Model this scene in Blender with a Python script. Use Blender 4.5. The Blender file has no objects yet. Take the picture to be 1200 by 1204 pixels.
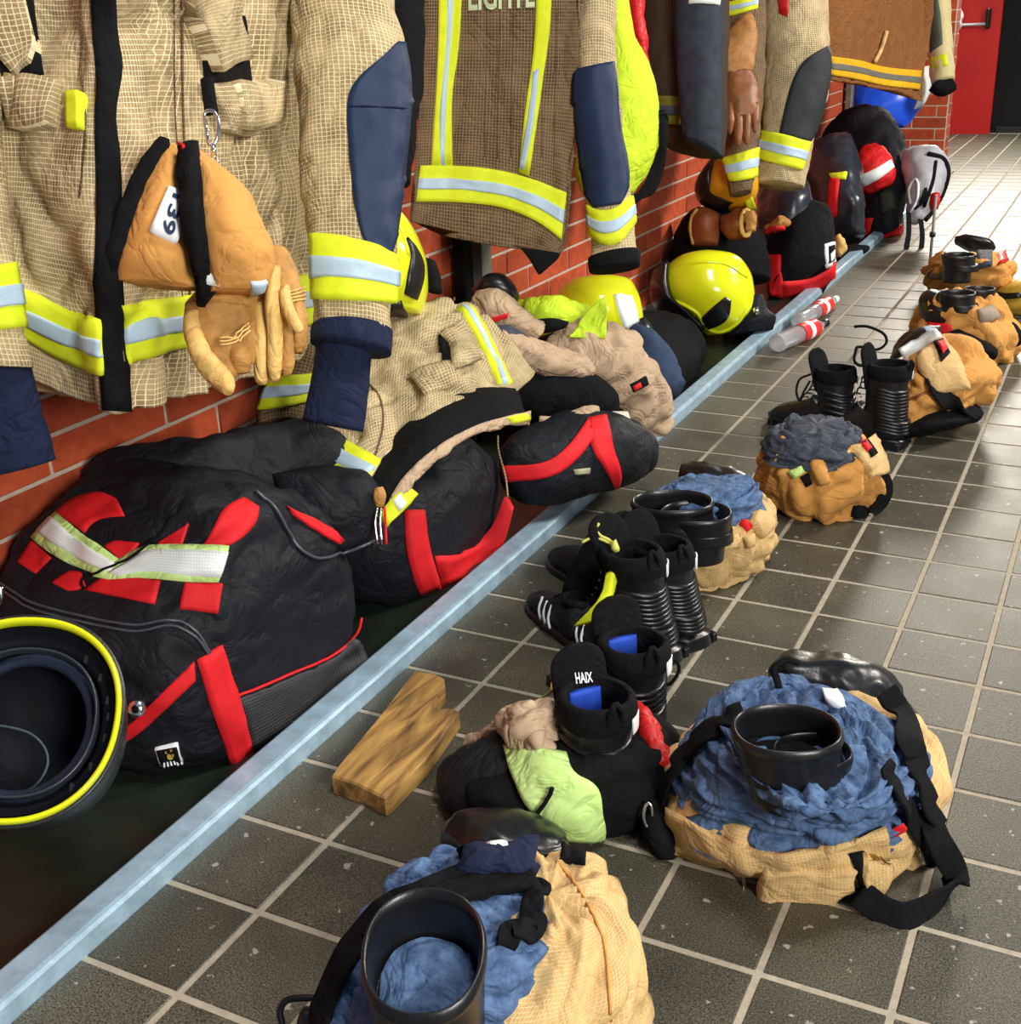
import bpy, math, random
import numpy as np
from mathutils import Vector, Matrix
from mathutils.bvhtree import BVHTree

# ------------------------------------------------------------------ camera, world, lights, exposure
scene = bpy.context.scene
COL = scene.collection
F_PX, YAW, PITCH, ROLL, CAM_H = 1429.73504, 0.474982041, 0.391795527, -0.0395863819, 1.04186282
CAM = np.array([0.0, 0.0, CAM_H])

def _axes():
    f = np.array([-math.sin(YAW) * math.cos(PITCH), math.cos(YAW) * math.cos(PITCH), -math.sin(PITCH)])
    r = np.array([math.cos(YAW), math.sin(YAW), 0.0])
    u = np.cross(r, f)
    c, s = math.cos(ROLL), math.sin(ROLL)
    return c * r + s * u, -s * r + c * u, f
RGT, UPV, FWD = _axes()

cam_data = bpy.data.cameras.new('camera')
cam_data.sensor_fit = 'HORIZONTAL'
cam_data.sensor_width = 36.0
cam_data.lens = F_PX / 1200.0 * 36.0
cam_data.clip_start = 0.05
cam = bpy.data.objects.new('camera', cam_data)
COL.objects.link(cam)
cam.matrix_world = Matrix(((RGT[0], UPV[0], -FWD[0], 0), (RGT[1], UPV[1], -FWD[1], 0),
                           (RGT[2], UPV[2], -FWD[2], CAM_H), (0, 0, 0, 1)))
scene.camera = cam
scene.view_settings.view_transform = 'Standard'
scene.view_settings.look = 'None'
scene.view_settings.gamma = 1.0
scene.view_settings.use_curve_mapping = False
scene.view_settings.exposure = -0.12

world = bpy.data.worlds.new('hall_daylight')
scene.world = world
world.use_nodes = True
world.node_tree.nodes['Background'].inputs[0].default_value = (0.46, 0.74, 1.0, 1)
world.node_tree.nodes['Background'].inputs[1].default_value = 0.24

def area_light(name, loc, target, size, size_y, power, color):
    l = bpy.data.lights.new(name, 'AREA')
    l.shape = 'RECTANGLE'; l.size = size; l.size_y = size_y
    l.energy = power; l.color = color
    o = bpy.data.objects.new(name, l)
    o.location = loc
    d = Vector(target) - Vector(loc)
    o.rotation_euler = d.to_track_quat('-Z', 'Y').to_euler()
    COL.objects.link(o)
    return o
# high window at the far end of the hall, low and warm; the rest are added fill lights
area_light('far_window_light', (-0.95, 10.3, 2.15), (-0.8, 1.5, 0.1), .9, .8, 270, (1.0, 0.92, 0.78))
area_light('coat_fill_light', (1.9, -0.4, 1.65), (-1.3, 1.7, 0.5), .9, .9, 120, (1.0, 0.96, 0.90))  # added fill from the right, brightens the coats and near bricks
area_light('top_fill_light', (0.2, 1.2, 3.2), (-0.8, 1.9, 0.3), .6, .6, 60, (1.0, 0.97, 0.92))  # added fill from above, gives the tops their shading
area_light('wall_fill_light', (2.6, 5.0, 2.9), (-1.3, 4.9, 0.3), .8, .8, 300, (1.0, 0.92, 0.82))  # added fill, brightens the mid wall and its coats

# ------------------------------------------------------------------ picture rays to world points
def ray(px, py):
    return (px - 600.0) / F_PX * RGT - (py - 602.0) / F_PX * UPV + FWD
def P(px, py, d):            # point at forward depth d
    return CAM + ray(px, py) * d
def PZ(px, py, z=0.0):
    r = ray(px, py); return CAM + r * ((z - CAM_H) / r[2])
def PX(px, py, x):
    r = ray(px, py); return CAM + r * (x / r[0])
def PY(px, py, y):
    r = ray(px, py); return CAM + r * (y / r[1])
def DEP(p):
    return float((np.asarray(p) - CAM) @ FWD)
def DX(px, py, x): return DEP(PX(px, py, x))
def DZ(px, py, z=0.0): return DEP(PZ(px, py, z))
def PIX(p):
    v = np.asarray(p) - CAM
    return 600 + F_PX * (v @ RGT) / (v @ FWD), 602 - F_PX * (v @ UPV) / (v @ FWD)

# ------------------------------------------------------------------ vectorised noise
_rs = np.random.RandomState(7)
_perm = np.concatenate([_rs.permutation(256)] * 3)
_grad = _rs.normal(size=(256, 3)); _grad /= np.linalg.norm(_grad, axis=1)[:, None]
def perlin(p):
    p = np.asarray(p, float)
    i = np.floor(p).astype(int); f = p - i; i &= 255
    w = f * f * f * (f * (f * 6 - 15) + 10)
    out = 0
    for dx in (0, 1):
        for dy in (0, 1):
            for dz in (0, 1):
                h = _perm[_perm[_perm[(i[:, 0] + dx) & 255] + ((i[:, 1] + dy) & 255)] + ((i[:, 2] + dz) & 255)]
                g = _grad[h]
                dot = g[:, 0] * (f[:, 0] - dx) + g[:, 1] * (f[:, 1] - dy) + g[:, 2] * (f[:, 2] - dz)
                wx = w[:, 0] if dx else 1 - w[:, 0]
                wy = w[:, 1] if dy else 1 - w[:, 1]
                wz = w[:, 2] if dz else 1 - w[:, 2]
                out = out + dot * wx * wy * wz
    return out
def fbm(p, o=3):
    s = 0; a = 1
    for k in range(o):
        s = s + a * perlin(p * 2 ** k + 13.7 * k); a *= .5
    return s
def cloth(amp=.006, freq=9., stretch=(1, 1, 1), ridge=.5, seed=0):
    """fold displacement: soft billows plus sharp creases"""
    st = np.array(stretch, float)
    def f(p, U, V):
        q = p * st * freq + seed * 3.17
        a = fbm(q, 3)
        b = 1 - np.abs(perlin(q * 1.7 + 5.1 + .6 * a[:, None])) * 2.4
        b = np.clip(b, 0, 1) ** 2
        return amp * (a * 1.3 - ridge * b + ridge * .4)
    return f

def folds(amp=.01, around=2.5, along=2., seed=0, ridge=1.0, fine=.25):
    """creases on a ring-built shell: `around` many across the ring, `along` many down its length"""
    def f(p, U, V):
        q = np.stack([np.cos(2 * np.pi * U) * around, np.sin(2 * np.pi * U) * around, V * along], 1) + seed * 2.71
        w = perlin(q * .7 + 9.2)
        a = fbm(q + .5 * w[:, None], 2)
        b = np.clip(1 - np.abs(perlin(q * 1.35 + 4.4 + .7 * w[:, None])) * 3.2, 0, 1) ** 1.5
        c = np.clip(1 - np.abs(perlin(q * 2.9 + 1.4)) * 3., 0, 1) ** 1.5
        return amp * (a * 1.2 - ridge * b + ridge * .4 - fine * c)
    return f

# ------------------------------------------------------------------ materials
MATS = {}
def mat(name, col, rough=.8, kind=None, col2=None, scale=40., amt=.5, bump=.25, metal=0., cell=.007, spec=.3, line=.16, line_col=None, objrand=0., sheen=0., wrinkle=0.):
    if name in MATS: return MATS[name]
    m = bpy.data.materials.new(name); m.use_nodes = True
    nt = m.node_tree; N = nt.nodes; L = nt.links
    b = N['Principled BSDF']
    b.inputs['Roughness'].default_value = rough
    b.inputs['Metallic'].default_value = metal
    b.inputs['Specular IOR Level'].default_value = spec
    if sheen: b.inputs['Sheen Weight'].default_value = sheen
    tc = N.new('ShaderNodeTexCoord')
    nz = N.new('ShaderNodeTexNoise'); nz.inputs['Scale'].default_value = scale; nz.inputs['Detail'].default_value = 6
    nz.inputs['Roughness'].default_value = .65
    L.new(tc.outputs['Object'], nz.inputs['Vector'])
    rp = N.new('ShaderNodeMapRange'); rp.inputs['From Min'].default_value = .35; rp.inputs['From Max'].default_value = .65
    L.new(nz.outputs['Fac'], rp.inputs['Value'])
    c2 = col2 if col2 else tuple(c * .6 for c in col)
    mx = N.new('ShaderNodeMix'); mx.data_type = 'RGBA'
    mx.inputs['A'].default_value = (*col, 1); mx.inputs['B'].default_value = (*[col[i] * (1 - amt) + c2[i] * amt for i in range(3)], 1)
    L.new(rp.outputs['Result'], mx.inputs['Factor'])
    out = mx.outputs['Result']
    height = nz.outputs['Fac']
    if kind in ('ripstop', 'weave', 'mesh', 'ribs'):
        uv = N.new('ShaderNodeUVMap')
        wob = N.new('ShaderNodeTexNoise'); wob.inputs['Scale'].default_value = 60; wob.inputs['Detail'].default_value = 2
        L.new(uv.outputs['UV'], wob.inputs['Vector'])
        va = N.new('ShaderNodeVectorMath'); va.operation = 'SCALE'; va.inputs['Scale'].default_value = .0022 if kind == 'ripstop' else .0003
        L.new(wob.outputs['Color'], va.inputs[0])
        vb = N.new('ShaderNodeVectorMath'); vb.operation = 'ADD'
        L.new(uv.outputs['UV'], vb.inputs[0]); L.new(va.outputs[0], vb.inputs[1])
        sp = N.new('ShaderNodeSeparateXYZ'); L.new(vb.outputs[0], sp.inputs[0])
        fr = []
        for ax in ('X', 'Y'):
            d = N.new('ShaderNodeMath'); d.operation = 'DIVIDE'; d.inputs[1].default_value = cell; L.new(sp.outputs[ax], d.inputs[0])
            q = N.new('ShaderNodeMath'); q.operation = 'FRACT'; L.new(d.outputs[0], q.inputs[0])
            g = N.new('ShaderNodeMath'); g.operation = 'LESS_THAN'; g.inputs[1].default_value = line; L.new(q.outputs[0], g.inputs[0])
            fr.append(g)
        if kind == 'ribs': mxx = fr[1]
        else:
            mxx = N.new('ShaderNodeMath'); mxx.operation = 'MAXIMUM'; L.new(fr[0].outputs[0], mxx.inputs[0]); L.new(fr[1].outputs[0], mxx.inputs[1])
        lc = line_col if line_col else tuple(min(1, c * 1.7) for c in col)
        m2 = N.new('ShaderNodeMix'); m2.data_type = 'RGBA'
        L.new(mxx.outputs[0], m2.inputs['Factor']); L.new(out, m2.inputs['A']); m2.inputs['B'].default_value = (*lc, 1)
        out = m2.outputs['Result']
        hm = N.new('ShaderNodeMath'); hm.operation = 'MULTIPLY_ADD'; L.new(mxx.outputs[0], hm.inputs[0]); hm.inputs[1].default_value = .35
        L.new(nz.outputs['Fac'], hm.inputs[2]); height = hm.outputs[0]
    if objrand:
        oi = N.new('ShaderNodeObjectInfo')
        hs = N.new('ShaderNodeHueSaturation')
        mr = N.new('ShaderNodeMapRange'); mr.inputs['To Min'].default_value = 1 - objrand; mr.inputs['To Max'].default_value = 1 + objrand
        L.new(oi.outputs['Random'], mr.inputs['Value']); L.new(mr.outputs['Result'], hs.inputs['Value']); L.new(out, hs.inputs['Color'])
        out = hs.outputs['Color']
    L.new(out, b.inputs['Base Color'])
    if bump:
        bp = N.new('ShaderNodeBump'); bp.inputs['Strength'].default_value = bump; bp.inputs['Distance'].default_value = .004
        L.new(height, bp.inputs['Height']); L.new(bp.outputs['Normal'], b.inputs['Normal'])
    if wrinkle:
        wn = N.new('ShaderNodeTexNoise'); wn.inputs['Scale'].default_value = 13; wn.inputs['Detail'].default_value = 3; wn.inputs['Distortion'].default_value = 1.3
        L.new(tc.outputs['Object'], wn.inputs['Vector'])
        w1 = N.new('ShaderNodeMath'); w1.operation = 'SUBTRACT'; w1.inputs[1].default_value = .5; L.new(wn.outputs['Fac'], w1.inputs[0])
        w2 = N.new('ShaderNodeMath'); w2.operation = 'ABSOLUTE'; L.new(w1.outputs[0], w2.inputs[0])
        w3 = N.new('ShaderNodeMapRange'); w3.inputs['From Max'].default_value = .09; L.new(w2.outputs[0], w3.inputs['Value'])
        bw = N.new('ShaderNodeBump'); bw.inputs['Strength'].default_value = wrinkle; bw.inputs['Distance'].default_value = .012
        L.new(w3.outputs['Result'], bw.inputs['Height'])
        if bump: L.new(bp.outputs['Normal'], bw.inputs['Normal'])
        L.new(bw.outputs['Normal'], b.inputs['Normal'])
    MATS[name] = m
    return m

KHAKI = mat('khaki ripstop', (.46, .345, .175), .85, 'ripstop', (.15, .095, .035), 17, .8, .6, cell=.0068, line=.15, line_col=(.72, .60, .38), wrinkle=0.25)
KHAKI_D = mat('brown ripstop', (.15, .088, .042), .85, 'ripstop', (.05, .025, .010), 17, .8, .6, cell=.0068, line=.15, line_col=(.30, .21, .12), wrinkle=0.3)
RUST = mat('rust brown cloth', (.20, .072, .014), .85, 'weave', (.07, .02, .005), 25, .6, .3, cell=.005, line=.2, line_col=(.30, .13, .04), wrinkle=0.35)
TAN = mat('golden tan ripstop', (.64, .42, .17), .85, 'ripstop', (.40, .22, .07), 25, .6, .4, cell=.0045, line=.17, line_col=(.72, .51, .25), wrinkle=0.22)
TAN_P = mat('golden tan canvas', (.58, .27, .06), .85, 'weave', (.45, .19, .04), 45, .5, .25, cell=.0016, line=.4, line_col=(.64, .31, .08), wrinkle=0.22)
BEIGE = mat('beige work cloth', (.52, .37, .24), .85, None, (.33, .22, .14), 18, .5, .2, wrinkle=0.4)
BROWN_L = mat('brown leather', (.26, .085, .02), .5, None, (.12, .035, .01), 30, .6, .3, spec=.5)
GLOVE = mat('tan glove leather', (.52, .27, .07), .65, None, (.24, .10, .02), 22, .7, .4, wrinkle=0.25)
GLOVE_Y = mat('pale glove leather', (.72, .48, .15), .6, None, (.45, .24, .06), 30, .6, .35, wrinkle=0.3)
BLACK = mat('black cloth', (.006, .006, .007), .9, None, (.010, .010, .011), 60, .5, .3, spec=.1, wrinkle=0.2)
BLACK_N = mat('black nylon', (.006, .007, .010), .6, 'weave', (.010, .013, .022), 30, .7, .45, cell=.002, line=.5, line_col=(.008, .009, .013), spec=.22, wrinkle=0.22)
MESHB = mat('black bag mesh', (.008, .008, .009), .7, 'mesh', None, 40, .3, .5, cell=.005, line=.35, line_col=(.05, .05, .052))
RUBBER = mat('black rubber', (.005, .005, .006), .32, None, (.008, .008, .010), 50, .5, .2, spec=.5)
LEATHER = mat('black boot leather', (.005, .005, .006), .4, None, (.009, .009, .011), 70, .6, .5, spec=.5)
NAVY = mat('navy knit', (.007, .013, .045), .85, None, (.004, .008, .028), 60, .5, .25, wrinkle=0.3)
NAVY_L = mat('navy pad', (.008, .022, .066), .6, None, (.005, .014, .042), 60, .4, .2)
BLUE_LIN = mat('blue padded lining', (.10, .175, .32), .8, None, (.02, .045, .12), 60, .8, .6, wrinkle=0.35)
SLATE = mat('slate lining', (.055, .065, .09), .75, None, (.02, .025, .04), 60, .7, .5, wrinkle=0.3)
RED = mat('red fabric', (.72, .012, .018), .7, None, (.5, .008, .012), 40, .5, .25)
RED_S = mat('red synthetic', (.62, .01, .012), .5, None, (.32, .006, .008), 25, .5, .25, wrinkle=0.25)
HIVIS = mat('yellow hi vis tape', (.72, .80, .02), .7, None, (.50, .60, .01), 35, .5, .15)
HIVIS_D = mat('yellow hi vis cloth', (.62, .80, .03), .75, None, (.34, .55, .01), 18, .6, .3, wrinkle=0.3)
LIME = mat('pale lime cloth', (.60, .82, .30), .8, None, (.42, .66, .15), 25, .6, .3, wrinkle=0.3)
AMBER = mat('amber hi vis tape', (.72, .42, .01), .7, None, (.5, .25, .005), 35, .5, .15)
SILVER = mat('silver reflective tape', (.36, .50, .62), .45, 'weave', (.24, .33, .42), 40, .5, .15, cell=.0025, line=.3, line_col=(.48, .62, .74), spec=.6)
SILVER_W = mat('white reflective tape', (.75, .82, .80), .45, 'weave', (.5, .62, .6), 40, .5, .15, cell=.004, line=.3, line_col=(.88, .93, .9), spec=.6)
WHITE = mat('white print', (.80, .82, .82), .6, bump=.05, amt=.1)
YEL_SH = mat('yellow helmet shell', (.74, .80, .012), .16, None, (.68, .74, .01), 12, .5, .01, spec=.6)
AMB_SH = mat('amber helmet shell', (.72, .36, .012), .3, None, (.6, .27, .01), 12, .5, .02, spec=.5)
STEEL = mat('galvanised steel', (.42, .60, .74), .42, None, (.24, .34, .42), 24, .7, .4, metal=.35)  # the rail's bluish reflected sheen is put into the base colour
STEEL_D = mat('dull steel post', (.30, .31, .28), .5, None, (.16, .16, .14), 25, .6, .2, metal=.6)
CHROME = mat('chrome', (.8, .8, .82), .15, bump=0, metal=1.)
WOODM = None

# ------------------------------------------------------------------ objects
WV = {}      # world-space vertices and faces of what has been built, for laying pieces on top
def root(name, label, cat, base, group=None):
    o = bpy.data.objects.new(name, None)
    o.empty_display_size = .05
    COL.objects.link(o); o.location = [float(c) for c in base]
    o['label'] = label; o['category'] = cat
    if group: o['group'] = group
    return o
def abs_loc(p):
    v = Vector((0, 0, 0))
    while p is not None:
        v += p.location; p = p.parent
    return np.array(v)
def add(name, verts, faces, m, parent=None, uv=None, smooth=True, base=None, label=None, cat=None, group=None, kind=None, mats=None, midx=None):
    verts = np.asarray(verts, float)
    org = abs_loc(parent) if parent else (np.array(base, float) if base is not None else np.zeros(3))
    me = bpy.data.meshes.new(name)
    me.from_pydata((verts - org).tolist(), [], [list(map(int, f)) for f in faces])
    for mm in (mats or [m]): me.materials.append(mm)
    if smooth: me.polygons.foreach_set('use_smooth', [True] * len(me.polygons))
    if midx is not None: me.polygons.foreach_set('material_index', midx)
    if uv is not None:
        uv = np.asarray(uv, float)
        ul = me.uv_layers.new(name='UVMap')
        li = np.zeros(len(me.loops), int); me.loops.foreach_get('vertex_index', li)
        ul.data.foreach_set('uv', uv[li].ravel())
    me.update()
    o = bpy.data.objects.new(name, me); COL.objects.link(o)
    if parent: o.parent = parent
    elif base is not None: o.location = [float(c) for c in org]
    if label: o['label'] = label
    if cat: o['category'] = cat
    if group: o['group'] = group
    if kind: o['kind'] = kind
    WV[o.name] = (verts, faces)
    return o

def cr_axis(G, t, closed):
    """Catmull-Rom along axis 0 of G at parameters t in [0,1]"""
    n = len(G)
    if closed:
        x = (t % 1.0) * n; i = np.floor(x).astype(int); f = x - i
        a, b, c, d = G[(i - 1) % n], G[i % n], G[(i + 1) % n], G[(i + 2) % n]
    else:
        x = np.clip(t, 0, 1) * (n - 1); i = np.minimum(np.floor(x).astype(int), n - 2); f = x - i
        im = i - 1; ip = i + 2
        b, c = G[i], G[i + 1]
        a = np.where((im < 0).reshape((-1,) + (1,) * (G.ndim - 1)), 2 * b - c, G[np.maximum(im, 0)])
        d = np.where((ip > n - 1).reshape((-1,) + (1,) * (G.ndim - 1)), 2 * c - b, G[np.minimum(ip, n - 1)])
    f = f.reshape((-1,) + (1,) * (G.ndim - 1))
    return .5 * (2 * b + (c - a) * f + (2 * a - 5 * b + 4 * c - d) * f ** 2 + (3 * b - a - 3 * c + d) * f ** 3)

def grid_eval(G, closed, nu, nv, u0=0, u1=1, v0=0, v1=1):
    """G[V][U][3] -> positions (nv+1, nu(+1), 3)"""
    G = np.asarray(G, float)
    full = closed and abs(u1 - u0 - 1) < 1e-9
    us = np.linspace(u0, u1, nu + 1)
    if full: us = us[:-1]
    vs = np.linspace(v0, v1, nv + 1)
    A = cr_axis(G, vs, False) if len(G) > 1 else G
    B = cr_axis(np.swapaxes(A, 0, 1), us, closed)
    return np.swapaxes(B, 0, 1), us, vs, full

def grid_normals(Q, full):
    if full:
        du = np.roll(Q, -1, 1) - np.roll(Q, 1, 1)
    else:
        du = np.gradient(Q, axis=1)
    dv = np.gradient(Q, axis=0)
    n = np.cross(du, dv)
    l = np.linalg.norm(n, axis=2, keepdims=True); l[l < 1e-12] = 1
    return n / l

def skin(name, G, m, parent=None, closed=True, nu=48, nv=32, disp=None, caps=(True, True), thick=0., uvs=None, sign=None, capflat=True, **kw):
    """smooth surface through the control grid G; closed=True makes every row a ring"""
    Q, us, vs, full = grid_eval(G, closed, nu, nv)
    n = grid_normals(Q, full)
    if sign is None:
        if closed:
            cen = Q.mean(axis=1, keepdims=True); sign = 1 if ((Q - cen) * n).sum() > 0 else -1
        else:
            sign = 1 if ((CAM - Q) * n).sum() > 0 else -1
    n = n * sign
    nvv, nuu = Q.shape[:2]
    if disp:
        UU, VV = np.meshgrid(us, vs)
        d = disp(Q.reshape(-1, 3), UU.ravel(), VV.ravel()).reshape(nvv, nuu, 1)
        Q = Q + n * d
    lu = np.linalg.norm(np.diff(np.concatenate([Q, Q[:, :1]], 1) if full else Q, axis=1), axis=2).sum(1).mean()
    cv = np.concatenate([[0], np.cumsum(np.linalg.norm(np.diff(Q, axis=0), axis=2).mean(1))])
    UVg = np.stack(np.meshgrid((us - us[0]) * lu, cv), -1)
    verts = Q.reshape(-1, 3); uv = UVg.reshape(-1, 2)
    faces = []
    W = nuu
    for j in range(nvv - 1):
        for i in range(nuu if full else nuu - 1):
            k = (i + 1) % nuu
            f = (j * W + i, j * W + k, (j + 1) * W + k, (j + 1) * W + i)
            faces.append(f if sign > 0 else f[::-1])
    if thick:
        base = len(verts)
        verts = np.concatenate([verts, (Q - n * thick).reshape(-1, 3)]); uv = np.concatenate([uv, uv])
        faces += [tuple(base + x for x in f[::-1]) for f in list(faces)]
        def edge(seq, flip):
            for a, b in seq:
                f = (a, b, b + base, a + base)
                faces.append(f[::-1] if flip else f)
        s = sign < 0
        rng = [(i, (i + 1) % nuu) for i in range(nuu if full else nuu - 1)]
        edge([(a, b) for a, b in rng], not s)
        edge([((nvv - 1) * W + a, (nvv - 1) * W + b) for a, b in rng], s)
        if not full:
            edge([(j * W, (j + 1) * W) for j in range(nvv - 1)], s)
            edge([(j * W + W - 1, (j + 1) * W + W - 1) for j in range(nvv - 1)], not s)
    elif full:
        for which, jj in ((0, 0), (1, nvv - 1)):
            if caps[which]:
                c = len(verts)
                verts = np.concatenate([verts, Q[jj].mean(0, keepdims=True)]); uv = np.concatenate([uv, uv[jj * W:jj * W + 1]])
                for i in range(nuu):
                    k = (i + 1) % nuu
                    f = (jj * W + k, jj * W + i, c)
                    if (which == 1): f = f[::-1]
                    faces.append(f if sign > 0 else f[::-1])
    return add(name, verts, faces, m, parent, uv, **kw)

def ring(c, a, b, n=2., cols=20):
    """closed ring: starts at c-a (left), passes c+b, then c+a; n>2 is boxier"""
    t = np.linspace(0, 2 * math.pi, cols, endpoint=False)
    ca, sa = np.cos(t), np.sin(t)
    ca = np.sign(ca) * np.abs(ca) ** (2. / n); sa = np.sign(sa) * np.abs(sa) ** (2. / n)
    return np.asarray(c)[None] - np.outer(ca, a) + np.outer(sa, b)

def secs_px(secs, cols=20):
    """sections (lx,ly,rx,ry,depth,halfthick[,n[,dd]]): left and right edge points in the picture at a depth (dd: right deeper by)"""
    C = []
    for s in secs:
        n = s[6] if len(s) > 6 else 2.; dd = s[7] if len(s) > 7 else 0.
        l = P(s[0], s[1], s[4] - dd / 2); r = P(s[2], s[3], s[4] + dd / 2)
        C.append([(l + r) / 2, (r - l) / 2, s[5], n])
    out = []
    for i, (c, a, t, n) in enumerate(C):
        t0 = C[min(i + 1, len(C) - 1)][0] - C[max(i - 1, 0)][0]
        b = np.cross(a, t0)
        if np.linalg.norm(b) < 1e-9: b = CAM - c
        b /= np.linalg.norm(b)
        if b @ (CAM - c) < 0: b = -b
        out.append(ring(c, a, b * t, n, cols))
    return np.array(out)

def secs_z(secs, cols=20):
    """horizontal rings (lx,ly,rx,ry,z,halfdepth[,n[,tilt]]): left and right points on the plane z"""
    out = []
    for s in secs:
        n = s[6] if len(s) > 6 else 2.; tilt = s[7] if len(s) > 7 else 0.
        l = PZ(s[0], s[1], s[4]); r = PZ(s[2], s[3], s[4])
        c = (l + r) / 2; a = (r - l) / 2
        b = np.array([a[1], -a[0], 0]); b /= np.linalg.norm(b)
        if b @ (CAM - c) < 0: b = -b
        b = b * s[5]; b[2] = tilt
        out.append(ring(c, a, b, n, cols))
    return np.array(out)

def sheet_px(rows):
    """open grid of (px,py,depth)"""
    return np.array([[P(*p) for p in r] for r in rows])
def sheet_x(rows, xs):
    """open grid of (px,py) with x-plane per column"""
    return np.array([[PX(p[0], p[1], (p[2] if len(p) > 2 else x)) for p, x in zip(r, xs)] for r in rows])

def puff(G, back, T):
    """close an open front sheet into rings with a back side offset along `back`"""
    G = np.asarray(G); n = G.shape[1]; back = np.asarray(back, float); back /= np.linalg.norm(back)
    u = np.linspace(-1, 1, n)
    prof = T * np.sqrt(np.clip(1 - np.abs(u) ** 4, 0, 1)) + .008
    B = G + prof[None, :, None] * back
    return np.concatenate([G, B[:, ::-1]], axis=1)

def bvh(objs):
    vs = []; fs = []; o = 0
    for ob in objs:
        v, f = WV[ob.name if hasattr(ob, 'name') else ob]
        vs += [Vector(p) for p in v.tolist()]; fs += [[int(i) + o for i in g] for g in f]; o = len(vs)
    return BVHTree.FromPolygons(vs, fs)
_bv = {}
def get_bvh(objs):
    k = tuple(o.name for o in objs)
    if k not in _bv: _bv[k] = bvh(objs)
    return _bv[k]
def resample(pts, n):
    pts = np.asarray(pts, float)
    if len(pts) > 2:                                   # smooth through the points
        L = np.concatenate([[0], np.cumsum(np.linalg.norm(np.diff(pts, axis=0), axis=1))]); L /= L[-1]
        t = np.linspace(0, 1, n)
        x = np.interp(t, L, np.linspace(0, 1, len(pts)))
        return cr_axis(pts, x, False)
    t = np.linspace(0, 1, n)[:, None]
    return pts[0] * (1 - t) + pts[-1] * t
def cast(objs, pxs):
    """lay picture points on surfaces: returns positions and normals; misses take the nearest hit's depth"""
    tr = get_bvh(objs); pos = []; nor = []; hit = []
    c = Vector(CAM)
    for (px, py) in pxs:
        r = ray(px, py); d = Vector(r).normalized()
        h = tr.ray_cast(c, d)
        if h[0] is None: pos.append(None); nor.append(None); hit.append(False)
        else:
            n = np.array(h[1])
            if n @ np.array(d) > 0: n = -n
            pos.append(np.array(h[0])); nor.append(n); hit.append(True)
    hit = np.array(hit); pxs = np.asarray(pxs, float)
    if not hit.any():                                  # beside the surface: keep its mean depth
        print('NOHIT', [o.name for o in objs], pxs[0])
        dm = DEP(np.mean(WV[objs[0].name][0], axis=0))
        return np.array([P(a, b, dm) for a, b in pxs]), np.array([-FWD for _ in pxs])
    hi = np.where(hit)[0]
    for i in range(len(pxs)):
        if not hit[i]:
            j = hi[np.argmin(((pxs[hi] - pxs[i]) ** 2).sum(1))]
            pos[i] = P(pxs[i][0], pxs[i][1], DEP(pos[j])); nor[i] = nor[j]
    return np.array(pos), np.array(nor)

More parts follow.
